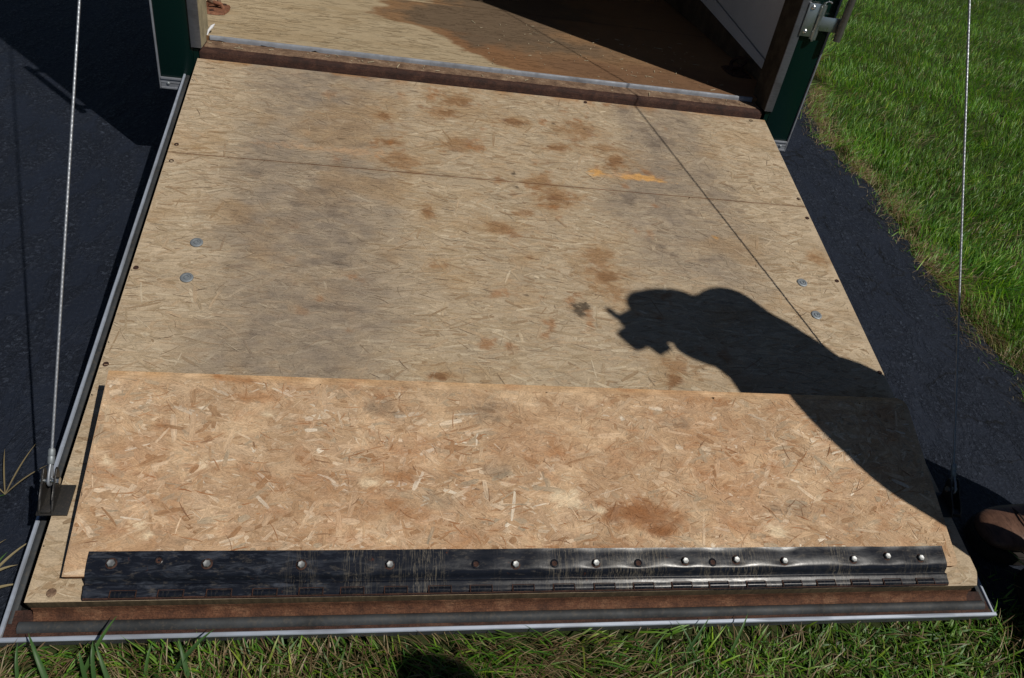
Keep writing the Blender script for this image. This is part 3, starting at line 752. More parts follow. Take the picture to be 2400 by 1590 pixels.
for sg in (-1, 1):
    prism_x('edge_trim', [(sg * 0.8395, -0.0640), (sg * 0.8395, -0.0450), (sg * 0.8385, -0.0438), (sg * 0.8350, -0.0438), (sg * 0.8340, -0.0450), (sg * 0.8340, -0.0640)], 0.005, 1.4442, MAT['alu'], TR, f=swap, nseg=40, jit=0.00012)
    prism_x('rubber_seal', [(sg * 0.8338, -0.0600), (sg * 0.8336, -0.0480), (sg * 0.8310, -0.0462), (sg * 0.8280, -0.0460), (sg * 0.8245, -0.0475), (sg * 0.8232, -0.0520), (sg * 0.8230, -0.0600)], 0.012, 1.424, MAT['rubber'], TR, f=swap, nseg=60, jit=0.0002)

# ---- cable brackets and cables
def ear_mesh(bm, u0, u1):
    prof = [(1.276, 0.004), (1.270, 0.012), (1.258, 0.019), (1.246, 0.024), (1.236, 0.031), (1.226, 0.038), (1.216, 0.042), (1.211, 0.040), (1.213, 0.030), (1.222, 0.018), (1.228, 0.004)]
    A = [bm.verts.new(rp(u0, s, n)) for s, n in prof]; B = [bm.verts.new(rp(u1, s, n)) for s, n in prof]
    k = len(prof); bm.faces.new(A); bm.faces.new(B[::-1])
    for i in range(k): bm.faces.new((A[i], A[(i + 1) % k], B[(i + 1) % k], B[i]))
PIN_S, PIN_N = 1.2285, 0.027
TOPC = Vector((0.782, 0.067, 1.85))
for sg in (-1, 1):
    rest_u = lambda u: sg * u
    br = rbox('cable_bracket', sorted((sg * 0.777, sg * 0.8215)), (1.224, 1.276), (0.0012, 0.0048), MAT['black_bracket'], TR, bev=0.0008)
    br['label'] = ('left' if sg < 0 else 'right') + ' black steel bracket holding the cable end'
    for (a, b) in ((0.797, 0.8000), (0.8150, 0.818)):
        bm = bmesh.new(); ear_mesh(bm, sg * a, sg * b); bmesh.ops.bevel(bm, geom=bm.edges[:], offset=0.0006, segments=1, affect='EDGES')
        obj('bracket_ear', from_bm('bracket_ear', bm, 40), MAT['black_bracket'], br)
    # curved web of the bracket between deck plate and ears
    bm = bmesh.new()
    bm_box(bm, (min(sg * 0.8002, sg * 0.8148), 1.262, 0.0049), (max(sg * 0.8002, sg * 0.8148), 1.274, 0.010), rp, 0.001)
    obj('bracket_web', from_bm('bracket_web', bm, 40), MAT['black_bracket'], br)
    bm = bmesh.new(); bm_cyl(bm, rp(sg * 0.7945, PIN_S, PIN_N), rp(sg * 0.8205, PIN_S, PIN_N), 0.0038, None, 16)
    bm_cyl(bm, rp(sg * 0.7935, PIN_S, PIN_N), rp(sg * 0.7968, PIN_S, PIN_N), 0.0058, None, 6)
    obj('bracket_pin', from_bm('bracket_pin', bm, 40), MAT['zinc'], br)
    # cable: six-lobed laid rope from the ferrule to the head of the door opening
    p0 = rp(sg * 0.8075, PIN_S, PIN_N); p1 = Vector((sg * TOPC.x, TOPC.y, TOPC.z))
    d = (p1 - p0).normalized(); Ln = (p1 - p0).length
    ex_ = d.orthogonal().normalized(); ey_ = d.cross(ex_)
    n_st = 700; seg = 18
    t = np.linspace(0.034, Ln, n_st); th = np.linspace(0, 2 * np.pi, seg, endpoint=False)
    tw = t * 2 * np.pi / 0.030
    rad = 0.0017 + 0.00050 * np.abs(np.cos(3 * (th[None, :] + tw[:, None])))
    sag = 0.003 * np.sin(np.pi * t / Ln)
    Pn = np.array(p0)[None, None] + np.array(d)[None, None] * t[:, None, None] + rad[..., None] * (np.cos(th)[None, :, None] * np.array(ex_) + np.sin(th)[None, :, None] * np.array(ey_))
    Pn[..., 1] += sag[:, None]
    I = np.arange(n_st * seg).reshape(n_st, seg); Jn = np.roll(I, -1, 1)
    a, b, c_, d2_ = I[:-1].ravel(), Jn[:-1].ravel(), Jn[1:].ravel(), I[1:].ravel()
    me = np_mesh('cable', Pn.reshape(-1, 3), np.concatenate([np.stack([a, b, c_], 1), np.stack([a, c_, d2_], 1)])); smooth(me, 60)
    cb = obj('cable', me, MAT['cable'], TR); cb['label'] = ('left' if sg < 0 else 'right') + ' steel wire cable holding the ramp'
    bm = bmesh.new()
    bm_lathe(bm, p0 + d * 0.026, d, [(0.0, 0), (0.0044, 0.0), (0.0052, 0.002), (0.0052, 0.011), (0.0046, 0.0125), (0.0052, 0.014), (0.0050, 0.022), (0.0036, 0.0245), (0, 0.0245)], 16)
    obj('ferrule', from_bm('ferrule', bm, 40), MAT['zinc_dull'], cb)
    lp = []
    side = Vector((1, 0, 0)).cross(d).normalized()
    for k in range(13):
        q = math.pi * (1 + k / 12)
        lp.append(p0 + side * math.cos(q) * 0.0068 + d * math.sin(q) * 0.0068)
    lp = [p0 + d * 0.028 - side * 0.0016] + [p0 + d * 0.012 - side * 0.0058] + lp + [p0 + d * 0.012 + side * 0.0058] + [p0 + d * 0.028 + side * 0.0016]
    bm = bmesh.new(); bm_tube(bm, lp, 0.0024, 10); obj('cable_loop', from_bm('cable_loop', bm, 50), MAT['cable'], cb)

# ---- rear sill, threshold strip, floor
prism_x('rear_sill', [(0.0015, 0.36), (0.0015, 0.4520), (0.0035, 0.4590), (0.0085, 0.4635), (0.0150, 0.4650), (0.0600, 0.4655), (0.0600, 0.36)], -0.795, 0.786, MAT['rust_dark'], TR, nseg=120, jit=0.0004, sm=60)
prism_x('sill_dust', [(0.0140, 0.4640), (0.0165, 0.4660), (0.0500, 0.4672), (0.0600, 0.4690), (0.0600, 0.4640)], -0.785, 0.782, MAT['dusty'], TR, nseg=120, jit=0.0004, sm=60)
bm = bmesh.new()                       # torn aluminium strip on the floor edge
nb = 190; rows_ = []
for k in range(nb + 1):
    x = -0.779 + (0.772 + 0.779) * k / nb
    torn = 0.0045 * max(0.0, float(fbm(np.array([x * 45]), np.array([0.5]), 95, 3)[0]) - 0.45) * (3.2 if x < -0.45 else 0.5)
    rows_.append([bm.verts.new(p) for p in ((x, 0.0602, 0.4668 + torn), (x, 0.0606, 0.4740 + random.uniform(-.0002, .0002)), (x, 0.0612, 0.4795 + random.uniform(-.0003, .0003)), (x, 0.0625, 0.4808), (x, 0.0665, 0.4812 + random.uniform(-.0002, .0002)), (x, 0.0665, 0.4800), (x, 0.0630, 0.4795))])
for p, q in zip(rows_, rows_[1:]):
    for i in range(6): bm.faces.new((p[i], p[i + 1], q[i + 1], q[i]))
obj('threshold_strip', from_bm('threshold_strip', bm, 50), MAT['alu_dull'], TR)

ZF = 0.480
FLK = 0.84 * np.array([0.96, 0.985, 1.06])
FPOLY = [(-0.318, 0.723), (-0.367, 0.543), (-0.358, 0.458), (-0.315, 0.435), (-0.248, 0.416), (-0.187, 0.361), (-0.157, 0.335), (-0.128, 0.285), (-0.096, 0.238), (-0.075, 0.182), (-0.036, 0.135), (0.03, 0.085), (0.12, 0.06)]
FCURVE = ([p[1] for p in FPOLY][::-1], [p[0] for p in FPOLY][::-1])
def floor_stain(x, y, col, k=1.0):
    xe = np.interp(y, FCURVE[0], FCURVE[1], left=0.3, right=-0.2)
    w = (fbm(x * 18, y * 18, 111, 4) - 0.5)
    ins = sstep(-0.012, 0.02, x - xe + w * 0.09)
    d = x - xe + w * 0.25
    orange = sstep(0.0, 0.04, d) * (1 - sstep(0.10, 0.30, d)) * (1 - sstep(0.32, 0.46, y + w * 0.2))
    blackc = sstep(0.03, 0.14, d) * (1 - sstep(0.48, 0.75, d)) * sstep(0.22, 0.36, y - 0.12 * x + w * 0.2)
    col = blend(col, sstep(0.45, 0.75, fbm(x * 9, y * 16, 113, 4)), L(150, 130, 100), 0.5 * k)
    col = blend(col, ins, L(128, 96, 66), 0.9 * k)
    col = blend(col, orange, L(122, 88, 60), 0.8 * k)
    col = blend(col, blackc, L(92, 80, 66), 0.8 * k)
    red = ins * sstep(0.1, 0.3, d) * (1 - sstep(0.18, 0.34, y + w * 0.15))
    col = blend(col, red, L(104, 76, 56), 0.7 * k)
    col = blend(col, np.exp(-((y - 0.75) / 0.003) ** 2), L(70, 52, 36), 0.8)
    return col
def floor_base(x, y):
    n = fbm(x * 9, y * 40, 115, 4)[:, None]
    return np.clip(floor_stain(x, y, L(172, 152, 118) * FLK * (1 - n) + L(190, 170, 136) * FLK * n), 0.004, 1)
ff = lambda x, y, z: Vector((x, y, ZF + z))
for (y0, y1, st) in ((0.0645, 1.22, 0.007), (1.2225, 2.44, 0.03)):
    fp = board('floor_panel', lambda s: -0.870, lambda s: 0.870, y0, y1, None, 0.018, st, floor_base, MAT['floor'], TR, f=ff)
    if y0 < 0.1:
        flakes('wood_strands', fp, MAT['floor'], 3200, lambda s: -0.868, lambda s: 0.868, y0 + 0.016, y1 - 0.002, 0, (0.0002, 0.0008), (0.015, 0.06), (0.002, 0.008), lambda n: RNG.normal(0, 0.22, n), [L(182, 162, 128) * FLK, L(172, 151, 117) * FLK, L(192, 174, 140) * FLK, L(158, 136, 104) * FLK], [4, 3, 1.5, 1], floor_stain, f=ff, jitcol=0.035, stain_k=0.95)
# sweepings on the stained floor and sill
bm = bmesh.new()
for k in range(150):
    x, y = (random.uniform(-0.05, 0.72), random.uniform(0.09, 0.6)) if k < 105 else (random.uniform(-0.78, 0.77), random.uniform(0.02, 0.055))
    z = ZF + 0.0012 if k < 105 else 0.4685
    a = random.uniform(0, 3.1); l_ = random.choice([0.0012, 0.0016, 0.002, 0.002, 0.006, 0.012]) * random.uniform(.7, 1.3); w_ = random.uniform(0.0006, 0.0011)
    ca, sa = math.cos(a), math.sin(a)
    bm_box(bm, (-l_, -w_, 0), (l_, w_, 0.0012), lambda p, q, r: Vector((x + p * ca - q * sa, y + p * sa + q * ca, z + r)))
o = obj('chaff', from_bm('chaff', bm), m_paint('pale_chaff', (0.42, 0.36, 0.25), 0.9, 0.3, 0.1, 0.2, 200), TR); o['kind'] = 'stuff'
# tie-down rings screwed to the floor
for sg, cx, cy, mt in ((-1, -0.812, 0.315, 'rust_red'), (1, 0.815, 0.315, 'rust_dark')):
    bm = bmesh.new()
    pr = [(-0.036, -0.052), (0.014, -0.056), (0.034, -0.046), (0.040, 0.0), (0.036, 0.046), (0.020, 0.060), (-0.036, 0.060)]
    A = [bm.verts.new((cx - sg * x, cy + y, ZF + 0.0012)) for x, y in pr]; B = [bm.verts.new((cx - sg * x * 0.93, cy + y * 0.93, ZF + 0.0062)) for x, y in pr]
    bm.faces.new(A); bm.faces.new(B[::-1])
    for i in range(len(pr)): bm.faces.new((A[i], A[(i + 1) % len(pr)], B[(i + 1) % len(pr)], B[i]))
    pl = obj('tie_down', from_bm('tie_down', bm, 30), MAT[mt], TR); pl['label'] = ('rust-red' if sg < 0 else 'dark') + ' tie-down ring plate on the trailer floor'
    bm = bmesh.new()
    bm_tube(bm, [(cx + sg * (0.012 + 0.0) + 0.032 * math.cos(q) * sg * 0.6, cy + 0.034 * math.sin(q) + 0.03, ZF + 0.012 + 0.020 * (1 + math.cos(q)) * 0.7) for q in np.linspace(0, 2 * math.pi, 22, endpoint=False)], 0.0052, 10, True)
    obj('ring', from_bm('ring', bm, 60), MAT['rust_dark'] if sg > 0 else MAT['dusty'], pl)
    bm = bmesh.new(); bm_tube(bm, [(cx - 0.024, cy + 0.0, ZF + 0.004), (cx - 0.018, cy, ZF + 0.017), (cx, cy, ZF + 0.021), (cx + 0.018, cy, ZF + 0.017), (cx + 0.024, cy, ZF + 0.004)], 0.006, 8)
    obj('clip', from_bm('clip', bm, 50), MAT[mt], pl)
    for (dx, dy) in ((-0.01, -0.035), (0.012, 0.04)):
        bm = bmesh.new(); bm_lathe(bm, (cx - sg * 0.008 + dx, cy + dy, ZF + 0.006), (0, 0, 1), [(0.007, 0), (0.006, 0.003), (0, 0.004)], 10)
        obj('screw', from_bm('screw', bm, 40), MAT['rust_dark'], pl)

# ---- body of the trailer
BL = 2.5; ZT = 2.0
box('roof', (-0.905, -0.002, ZT), (0.905, BL, ZT + 0.05), MAT['white_panel'], TR)
box('front_wall', (-0.86, BL - 0.04, 0.36), (0.86, BL, ZT - 0.002), MAT['green'], TR)
box('header', (-0.785, 0.0, 1.88), (0.785, 0.10, ZT - 0.002), MAT['green'], TR)
box('chassis', (-0.80, 0.064, 0.36), (0.80, BL - 0.05, 0.455), MAT['black'], TR)
for sg in (-1, 1):
    w = box('side_wall', tuple([min(sg * 0.882, sg * 0.900), 0.104, 0.352]), (max(sg * 0.882, sg * 0.900), BL, ZT - 0.002), MAT['green'], TR)
    # liner: plywood kick board, pale strip, white panel with an open joint between
    x0, x1 = sorted((sg * 0.866, sg * 0.8815))
    def skew(xa, xb, ylo, yhi, z00, z01, z10, z11, mat, name):
        bm = bmesh.new()
        P = [(xa, ylo, z00), (xb, ylo, z00), (xb, yhi, z10), (xa, yhi, z10), (xa, ylo, z01), (xb, ylo, z01), (xb, yhi, z11), (xa, yhi, z11)]
        v = [bm.verts.new(p) for p in P]
        for q in ((0, 3, 2, 1), (4, 5, 6, 7), (0, 1, 5, 4), (1, 2, 6, 5), (2, 3, 7, 6), (3, 0, 4, 7)): bm.faces.new([v[i] for i in q])
        return obj(name, from_bm(name, bm), mat, w)
    skew(x0, x1, 0.106, 2.4, ZF + 0.002, 0.505, ZF + 0.002, 0.700, MAT['ply_in'], 'kick_board')
    skew(x0, x1, 0.106, 2.4, 0.507, 0.529, 0.702, 0.800, MAT['white_panel'], 'liner_strip')
    skew(x0, x1, 0.106, 2.4, 0.535, 1.97, 0.806, 1.97, MAT['white_panel'], 'wall_liner')
    # rear corner post
    p = box('corner_post', (min(sg * 0.8105, sg * 0.8965), 0.0, 0.352), (max(sg * 0.8105, sg * 0.8965), 0.100, ZT - 0.002), MAT['green'], TR, bev=0.003)
    p['label'] = ('left' if sg < 0 else 'right') + ' dark green corner post of the door opening'
    box('post_foot', (min(sg * 0.797, sg * 0.8100), 0.002, 0.385), (max(sg * 0.797, sg * 0.8100), 0.05, 0.462), MAT['green'], p)
    box('post_trim', (min(sg * 0.788, sg * 0.8130), -0.0050, 0.4660), (max(sg * 0.788, sg * 0.8130), -0.0004, 1.88), MAT['alu_post'], p, bev=0.0012)
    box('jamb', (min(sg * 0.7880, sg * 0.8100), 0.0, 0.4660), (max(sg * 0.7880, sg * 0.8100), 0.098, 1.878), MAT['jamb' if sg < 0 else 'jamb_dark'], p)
    box('corner_trim', (min(sg * 0.8970, sg * 0.9010), -0.004, 0.350), (max(sg * 0.8970, sg * 0.9010), 0.100, ZT), MAT['alu_dull'], p, bev=0.001)
    # grooved foot trim with its rivet
    xa, xb = sorted((sg * 0.812, sg * 0.8966))
    for (za, zb, yy_) in ((0.3515, 0.3565, -0.0062), (0.3565, 0.3760, -0.0035), (0.3760, 0.3815, -0.0062)):
        box('foot_trim', (xa, yy_, za), (xb, -0.0003, zb), MAT['alu_dull'], p, bev=0.0008)
    box('trim_groove', (xa, -0.0042, 0.3660), (xb, -0.0036, 0.3668), MAT['alu_post'], p)
    bm = bmesh.new(); bm_lathe(bm, (sg * 0.879, -0.0036, 0.3655), (0, -1, 0), [(0.0046, 0), (0.0040, 0.0020), (0.0022, 0.0032), (0, 0.0036)], 14)
    obj('rivet', from_bm('rivet', bm, 50), MAT['zinc_dull'], p)
    # door latch: plate, knuckles, leaf and bar
    lt = box('latch', (min(sg * 0.8080, sg * 0.842), -0.0092, 0.686), (max(sg * 0.8080, sg * 0.842), -0.0054, 0.773), MAT['zinc'], TR, bev=0.002)
    lt['label'] = ('left' if sg < 0 else 'right') + ' zinc plated latch on the green post'
    for (za, zb) in ((0.681, 0.7055), (0.7455, 0.772)):
        bm = bmesh.new(); bm_cyl(bm, (sg * 0.8510, -0.0100, za), (sg * 0.8510, -0.0100, zb), 0.0085, None, 20)
        bm_box(bm, (min(sg * 0.8405, sg * 0.851), -0.0090, za), (max(sg * 0.8405, sg * 0.851), -0.0056, zb))
        obj('latch_knuckle', from_bm('latch_knuckle', bm, 40), MAT['zinc'], lt)
    bm = bmesh.new(); bm_cyl(bm, (sg * 0.8510, -0.0100, 0.7062), (sg * 0.8510, -0.0100, 0.7448), 0.0082, None, 20); bm_cyl(bm, (sg * 0.8510, -0.0100, 0.676), (sg * 0.8510, -0.0100, 0.7785), 0.0036, None, 12)
    bm_tube(bm, [(sg * 0.8510, -0.0100, 0.778), (sg * 0.857, -0.011, 0.7815), (sg * 0.864, -0.013, 0.7820), (sg * 0.868, -0.014, 0.7795)], 0.002, 8)
    obj('latch_pin', from_bm('latch_pin', bm, 40), MAT['zinc'], lt)
    box('latch_leaf', (min(sg * 0.8520, sg * 0.918), -0.0182, 0.7066), (max(sg * 0.8520, sg * 0.918), -0.0148, 0.7440), MAT['zinc'], lt, bev=0.0012)
    for zc in (0.699, 0.762):
        bm = bmesh.new(); bm_lathe(bm, (sg * 0.8215, -0.0093, zc), (0, -1, 0), [(0.0066, 0), (0.0064, 0.0012), (0.0050, 0.0034), (0.0026, 0.0046), (0.0020, 0.0038), (0, 0.0036)], 18)
        obj('screw', from_bm('screw', bm, 40), MAT['zinc'], lt)
    bm = bmesh.new(); bm_cyl(bm, (sg * 0.914, -0.027, 0.687), (sg * 0.914, -0.027, 1.16), 0.0100, None, 20)
    obj('latch_bar', from_bm('latch_bar', bm, 40), m_metal('worn_latch_bar_' + ('left' if sg < 0 else 'right'), (0.22, 0.20, 0.17), 0.4, (1, 1, 4), 0.4, 0.8), lt)
    box('latch_leaf', (min(sg * 0.830, sg * 0.918), -0.0225, 1.10), (max(sg * 0.830, sg * 0.918), -0.0190, 1.135), MAT['zinc'], lt, bev=0.0012)
    # wheel and mudguard on the flank
    gz = 0.08 * (1.35 + 1.42) - 0.02
    bm = bmesh.new(); bm_lathe(bm, (sg * 0.93, 1.35, gz + 0.285), (sg, 0, 0), [(0.17, 0.0), (0.25, 0.0), (0.278, 0.012), (0.285, 0.04), (0.285, 0.12), (0.278, 0.148), (0.25, 0.16), (0.17, 0.15)], 40)
    ty = obj('wheel', from_bm('wheel', bm, 40), MAT['tyre'], TR)
    bm = bmesh.new(); bm_lathe(bm, (sg * 0.93, 1.35, gz + 0.285), (sg, 0, 0), [(0.172, 0.01), (0.172, 0.13), (0.16, 0.148), (0.15, 0.12), (0.06, 0.10), (0.05, 0.125), (0, 0.125)], 40)
    obj('rim', from_bm('rim', bm, 40), MAT['alu_dull'], ty)
    bm = bmesh.new(); pr = [(1.35 + 0.34 * math.cos(q), gz + 0.285 + 0.33 * math.sin(q)) for q in np.linspace(0.15, math.pi - 0.15, 15)]
    A = [bm.verts.new((sg * 0.902, y, z)) for y, z in pr]; B = [bm.verts.new((sg * 1.13, y, z)) for y, z in pr]; B2 = [bm.verts.new((sg * 1.132, y, z - 0.03)) for y, z in pr]
    for i in range(14): bm.faces.new((A[i], A[i + 1], B[i + 1], B[i])); bm.faces.new((B[i], B[i + 1], B2[i + 1], B2[i]))
    obj('mudguard', from_bm('mudguard', bm, 60), MAT['alu'], TR)
# tuft of sealant by the left jamb
bm = bmesh.new(); bm_tube(bm, [(-0.786, 0.066, ZF), (-0.783, 0.074, ZF + 0.010), (-0.776, 0.085, ZF + 0.018), (-0.771, 0.096, ZF + 0.022)], [0.0015, 0.003, 0.004, 0.001], 8)
obj('sealant_scrap', from_bm('sealant_scrap', bm, 60), MAT['white_panel'], TR)

# ------------------------------------------------------------------ grass
def blade_mesh(name, bx, by, bz, h, w, az, lean, spread, cb, ct, rnd=None):
    """blades of grass: three-segment bent strips, colour from root to tip"""
    n = len(bx)
    ts = np.array([0.0, 0.35, 0.72, 1.0]); ww = np.array([0.8, 1.0, 0.7, 0.0])
    dx, dy = np.cos(az), np.sin(az)
    fa = az + np.pi / 2 + spread
    sx, sy = np.cos(fa), np.sin(fa)
    V = np.zeros((n, 7, 3)); Cc = np.zeros((n, 7, 3)); k = 0
    for i, t in enumerate(ts):
        up_ = h * (t - 0.42 * lean * t * t); out = h * lean * (0.25 * t + 0.75 * t ** 1.8)
        cx, cy, cz = bx + dx * out, by + dy * out, bz + np.maximum(up_, 0.002)
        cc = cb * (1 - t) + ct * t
        if i < 3:
            for sgn in (-1, 1):
                V[:, k, 0] = cx + sgn * sx * w * ww[i] * 0.5; V[:, k, 1] = cy + sgn * sy * w * ww[i] * 0.5
                V[:, k, 2] = cz + sgn * 0.15 * w; Cc[:, k] = cc; k += 1
        else:
            V[:, k] = np.stack([cx, cy, cz], 1); Cc[:, k] = cc; k += 1
    tri = np.array([[0, 1, 3], [0, 3, 2], [2, 3, 5], [2, 5, 4], [4, 5, 6]])
    T = (np.arange(n)[:, None, None] * 7 + tri[None]).reshape(-1, 3)
    me = np_mesh(name, V.reshape(-1, 3), T, np.clip(Cc.reshape(-1, 3), 0.001, 1)); smooth(me, 180)
    return me
GREENS = np.array([(0.105, 0.265, 0.016), (0.140, 0.320, 0.026), (0.072, 0.205, 0.016), (0.185, 0.345, 0.055), (0.090, 0.240, 0.050)])
STRAWS = np.array([(0.36, 0.27, 0.14), (0.46, 0.36, 0.21), (0.28, 0.19, 0.10), (0.20, 0.125, 0.065)])
def grass(name, x, y, hmin, hmax, straw_p, wr=(0.0022, 0.0042), dens_seed=1, leanr=(0.15, 0.9), zoff=-0.02, field=1.0, tone=1.0):
    n = len(x)
    patch = fbm(x * 3.2, y * 3.2, 201, 3); p2 = fbm(x * 9, y * 9, 203, 3)
    h = RNG.uniform(hmin, hmax, n) * (0.65 + 0.7 * p2)
    az = 2 * np.pi * fbm(x * 2.0, y * 2.0, 205, 2) * 1.6 * field + RNG.uniform(-2.2, 2.2, n)
    lean = RNG.uniform(leanr[0], leanr[1], n)
    w = RNG.uniform(wr[0], wr[1], n)
    g = GREENS[RNG.integers(0, len(GREENS), n)] * (0.55 + 0.9 * patch)[:, None] * RNG.uniform(0.75, 1.25, (n, 1))
    yel = (RNG.random(n) < 0.16)[:, None]
    g = np.where(yel, g * np.array([1.9, 1.35, 1.2]), g)
    st = STRAWS[RNG.integers(0, len(STRAWS), n)] * RNG.uniform(0.7, 1.2, (n, 1))
    is_s = (RNG.random(n) < straw_p)
    col = np.where(is_s[:, None], st, g) * tone
    lean = np.where(is_s, RNG.uniform(0.6, 1.35, n), lean); h = np.where(is_s, h * 0.8, h)
    w = np.where(is_s, w * 0.55, w)
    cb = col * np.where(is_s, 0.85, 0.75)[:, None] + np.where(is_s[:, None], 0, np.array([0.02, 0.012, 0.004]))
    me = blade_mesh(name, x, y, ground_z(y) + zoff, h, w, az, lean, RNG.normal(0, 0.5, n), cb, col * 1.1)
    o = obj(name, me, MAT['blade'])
    o['kind'] = 'stuff'
    return o
# lawn to the right of the driveway
def scatter(n, x0, x1, y0, y1, keep):
    x = RNG.uniform(x0, x1, n); y = RNG.uniform(y0, y1, n); k = keep(x, y)
    return x[k], y[k]
def in_lawn(x, y):
    e = edge_x_rag(y); d = x - e
    far = np.hypot(x + 0.33, y + 1.98)
    p = sstep(0.018, 0.095, d) * np.clip(2.6 / far, 0.25, 1.0) ** 1.6
    p *= 0.45 + 0.55 * sstep(0.3, 0.55, fbm(x * 16, y * 16, 207, 3))
    return RNG.random(len(x)) < p
x, y = scatter(430000, 1.3, 5.2, -1.2, 4.3, in_lawn)
keep = (x - 1.35) < (y + 1.15) * 1.05 + 0.35
x, y = x[keep], y[keep]
dedge = x - edge_x_rag(y)
sp = 0.10 + 0.62 * (1 - sstep(0.02, 0.16, dedge)) * sstep(0.25, 0.6, fbm(x * 9, y * 9, 209, 3)) + 0.22 * sstep(0.6, 0.75, fbm(x * 4, y * 4, 210, 3))
tag(grass('lawn_grass', x, y, 0.030, 0.068, sp, (0.0016, 0.0034)), 'thick mown green lawn beside the right edge of the driveway', 'grass')
# dead thatch along the driveway edge
x, y = scatter(120000, 1.22, 2.2, -0.85, 2.4, lambda x, y: (RNG.random(len(x)) < sstep(-0.095, 0.03, x - edge_x(y)) * (1 - sstep(0.05, 0.16, x - edge_x(y))) * sstep(0.3, 0.6, fbm(x * 10, y * 10, 211, 3)) * 0.8))
tag(grass('edge_thatch', x, y, 0.03, 0.065, 0.84, (0.0018, 0.003), leanr=(0.7, 1.3), zoff=-0.014), 'dry straw-coloured thatch straggling over the right driveway edge', 'grass')
# rough grass in front of the ramp
x, y = scatter(60000, -1.35, 1.6, -2.3, -1.30, lambda x, y: (RNG.random(len(x)) < sstep(1.385, 1.405, -y + 0.03 * np.abs(x) ** 4 + np.where(np.abs(x) > 0.85, 0.09, 0.0)) * np.where(y < -1.62, 0.4, 1.0) * (0.4 + 0.6 * sstep(0.3, 0.6, fbm(x * 12, y * 12, 213, 3)))))
x2, y2 = scatter(60000, -3.2, 3.0, -3.0, -1.33, lambda x, y: (RNG.random(len(x)) < sstep(1.36, 1.42, -y) * np.where((np.abs(x) < 1.35) & (y > -1.9), 0.0, 1.0)))
x, y = np.concatenate([x, x2]), np.concatenate([y, y2])
sp = np.clip(0.34 - 0.25 * sstep(-0.2, 0.5, x) + 0.35 * (fbm(x * 5, y * 5, 215, 3) - 0.5), 0.06, 0.8)
tag(grass('foot_grass', x, y, 0.018, 0.046, sp, (0.0022, 0.0046), leanr=(0.4, 1.35), tone=0.72), 'uneven grass and dry stalks along the foot of the ramp', 'grass')
x, y = scatter(30000, -1.35, 1.4, -2.0, -1.37, lambda x, y: (RNG.random(len(x)) < (1 - 0.75 * sstep(0.0, 0.5, x)) * sstep(1.385, 1.40, -y)))
tag(grass('dry_stalks', x, y, 0.03, 0.06, np.full(len(x), 0.86), (0.0022, 0.0036), leanr=(1.0, 1.4), zoff=-0.010, tone=0.8), 'matted brown dry stalks lying under the grass at the ramp foot', 'grass')

def single_blades(name, specs, label, cat, group=None, leaf='leaf'):
    """a plant whose blades can be told apart: base, tip, width, colour"""
    root = empty(name, specs[0][0]); bx0 = Vector(specs[0][0])
    for (b, tip, mid, w, col) in specs:
        b, tip = Vector(b), Vector(tip); m = (b + tip) / 2 + Vector((0, 0, mid))
        bm = bmesh.new(); prev = None; side = (tip - b).cross(Vector((0, 0, 1))).normalized() if (tip - b).xy.length > 1e-4 else Vector((1, 0, 0))
        for k in range(9):
            t = k / 8; p = b * (1 - t) ** 2 + m * 2 * t * (1 - t) + tip * t * t
            ww = w * (0.55 + 0.45 * math.sin(min(1, t * 2.2) * math.pi / 2)) * (1 - t ** 3) * 0.5 + 0.00012
            row = [bm.verts.new(p - bx0 - side * ww), bm.verts.new(p - bx0 - Vector((0, 0, ww * 0.5))), bm.verts.new(p - bx0 + side * ww)]
            if prev:
                bm.faces.new((prev[0], prev[1], row[1], row[0])); bm.faces.new((prev[1], prev[2], row[2], row[1]))
            prev = row
        me = from_bm(leaf, bm, 60)
        ca = me.color_attributes.new('Col', 'FLOAT_COLOR', 'POINT')
        for i, dd in enumerate(ca.data):
            f_ = 0.9 + 0.25 * (i / len(ca.data)); dd.color = (col[0] * f_, col[1] * f_, col[2] * f_, 1)
        obj(leaf, me, MAT['blade'], root)
    return tag(root, label, cat, group)
g1_, g2_, s1_, s2_ = (0.055, 0.125, 0.035), (0.075, 0.16, 0.04), (0.33, 0.27, 0.15), (0.24, 0.19, 0.10)
single_blades('grass_tuft', [((-0.722, -1.452, -0.02), (-0.672, -1.374, 0.062), 0.03, 0.0075, g2_), ((-0.700, -1.455, -0.02), (-0.712, -1.420, 0.05), 0.03, 0.006, g1_), ((-0.690, -1.46, -0.02), (-0.700, -1.402, 0.045), 0.035, 0.006, g1_), ((-0.66, -1.47, -0.02), (-0.695, -1.408, 0.05), 0.03, 0.0065, g1_)], 'broad-bladed grass tuft reaching over the front trim near its left corner', 'grass', 'tufts leaning on the front trim')
single_blades('grass_tuft', [((-0.735, -1.475, -0.02), (-0.785, -1.394, 0.055), 0.04, 0.0075, g1_), ((-0.79, -1.46, -0.02), (-0.80, -1.40, 0.04), 0.03, 0.005, g1_)], 'single broad green blade curving up at the far left of the front trim', 'grass', 'tufts leaning on the front trim')
single_blades('grass_tuft', [((-0.605, -1.452, -0.02), (-0.535, -1.392, 0.05), 0.035, 0.008, g1_), ((-0.63, -1.45, -0.02), (-0.622, -1.398, 0.03), 0.03, 0.005, g2_), ((-0.56, -1.46, -0.02), (-0.585, -1.40, 0.04), 0.03, 0.007, g1_)], 'tuft of wide green blades on the trim below the second bolt', 'grass', 'tufts leaning on the front trim')
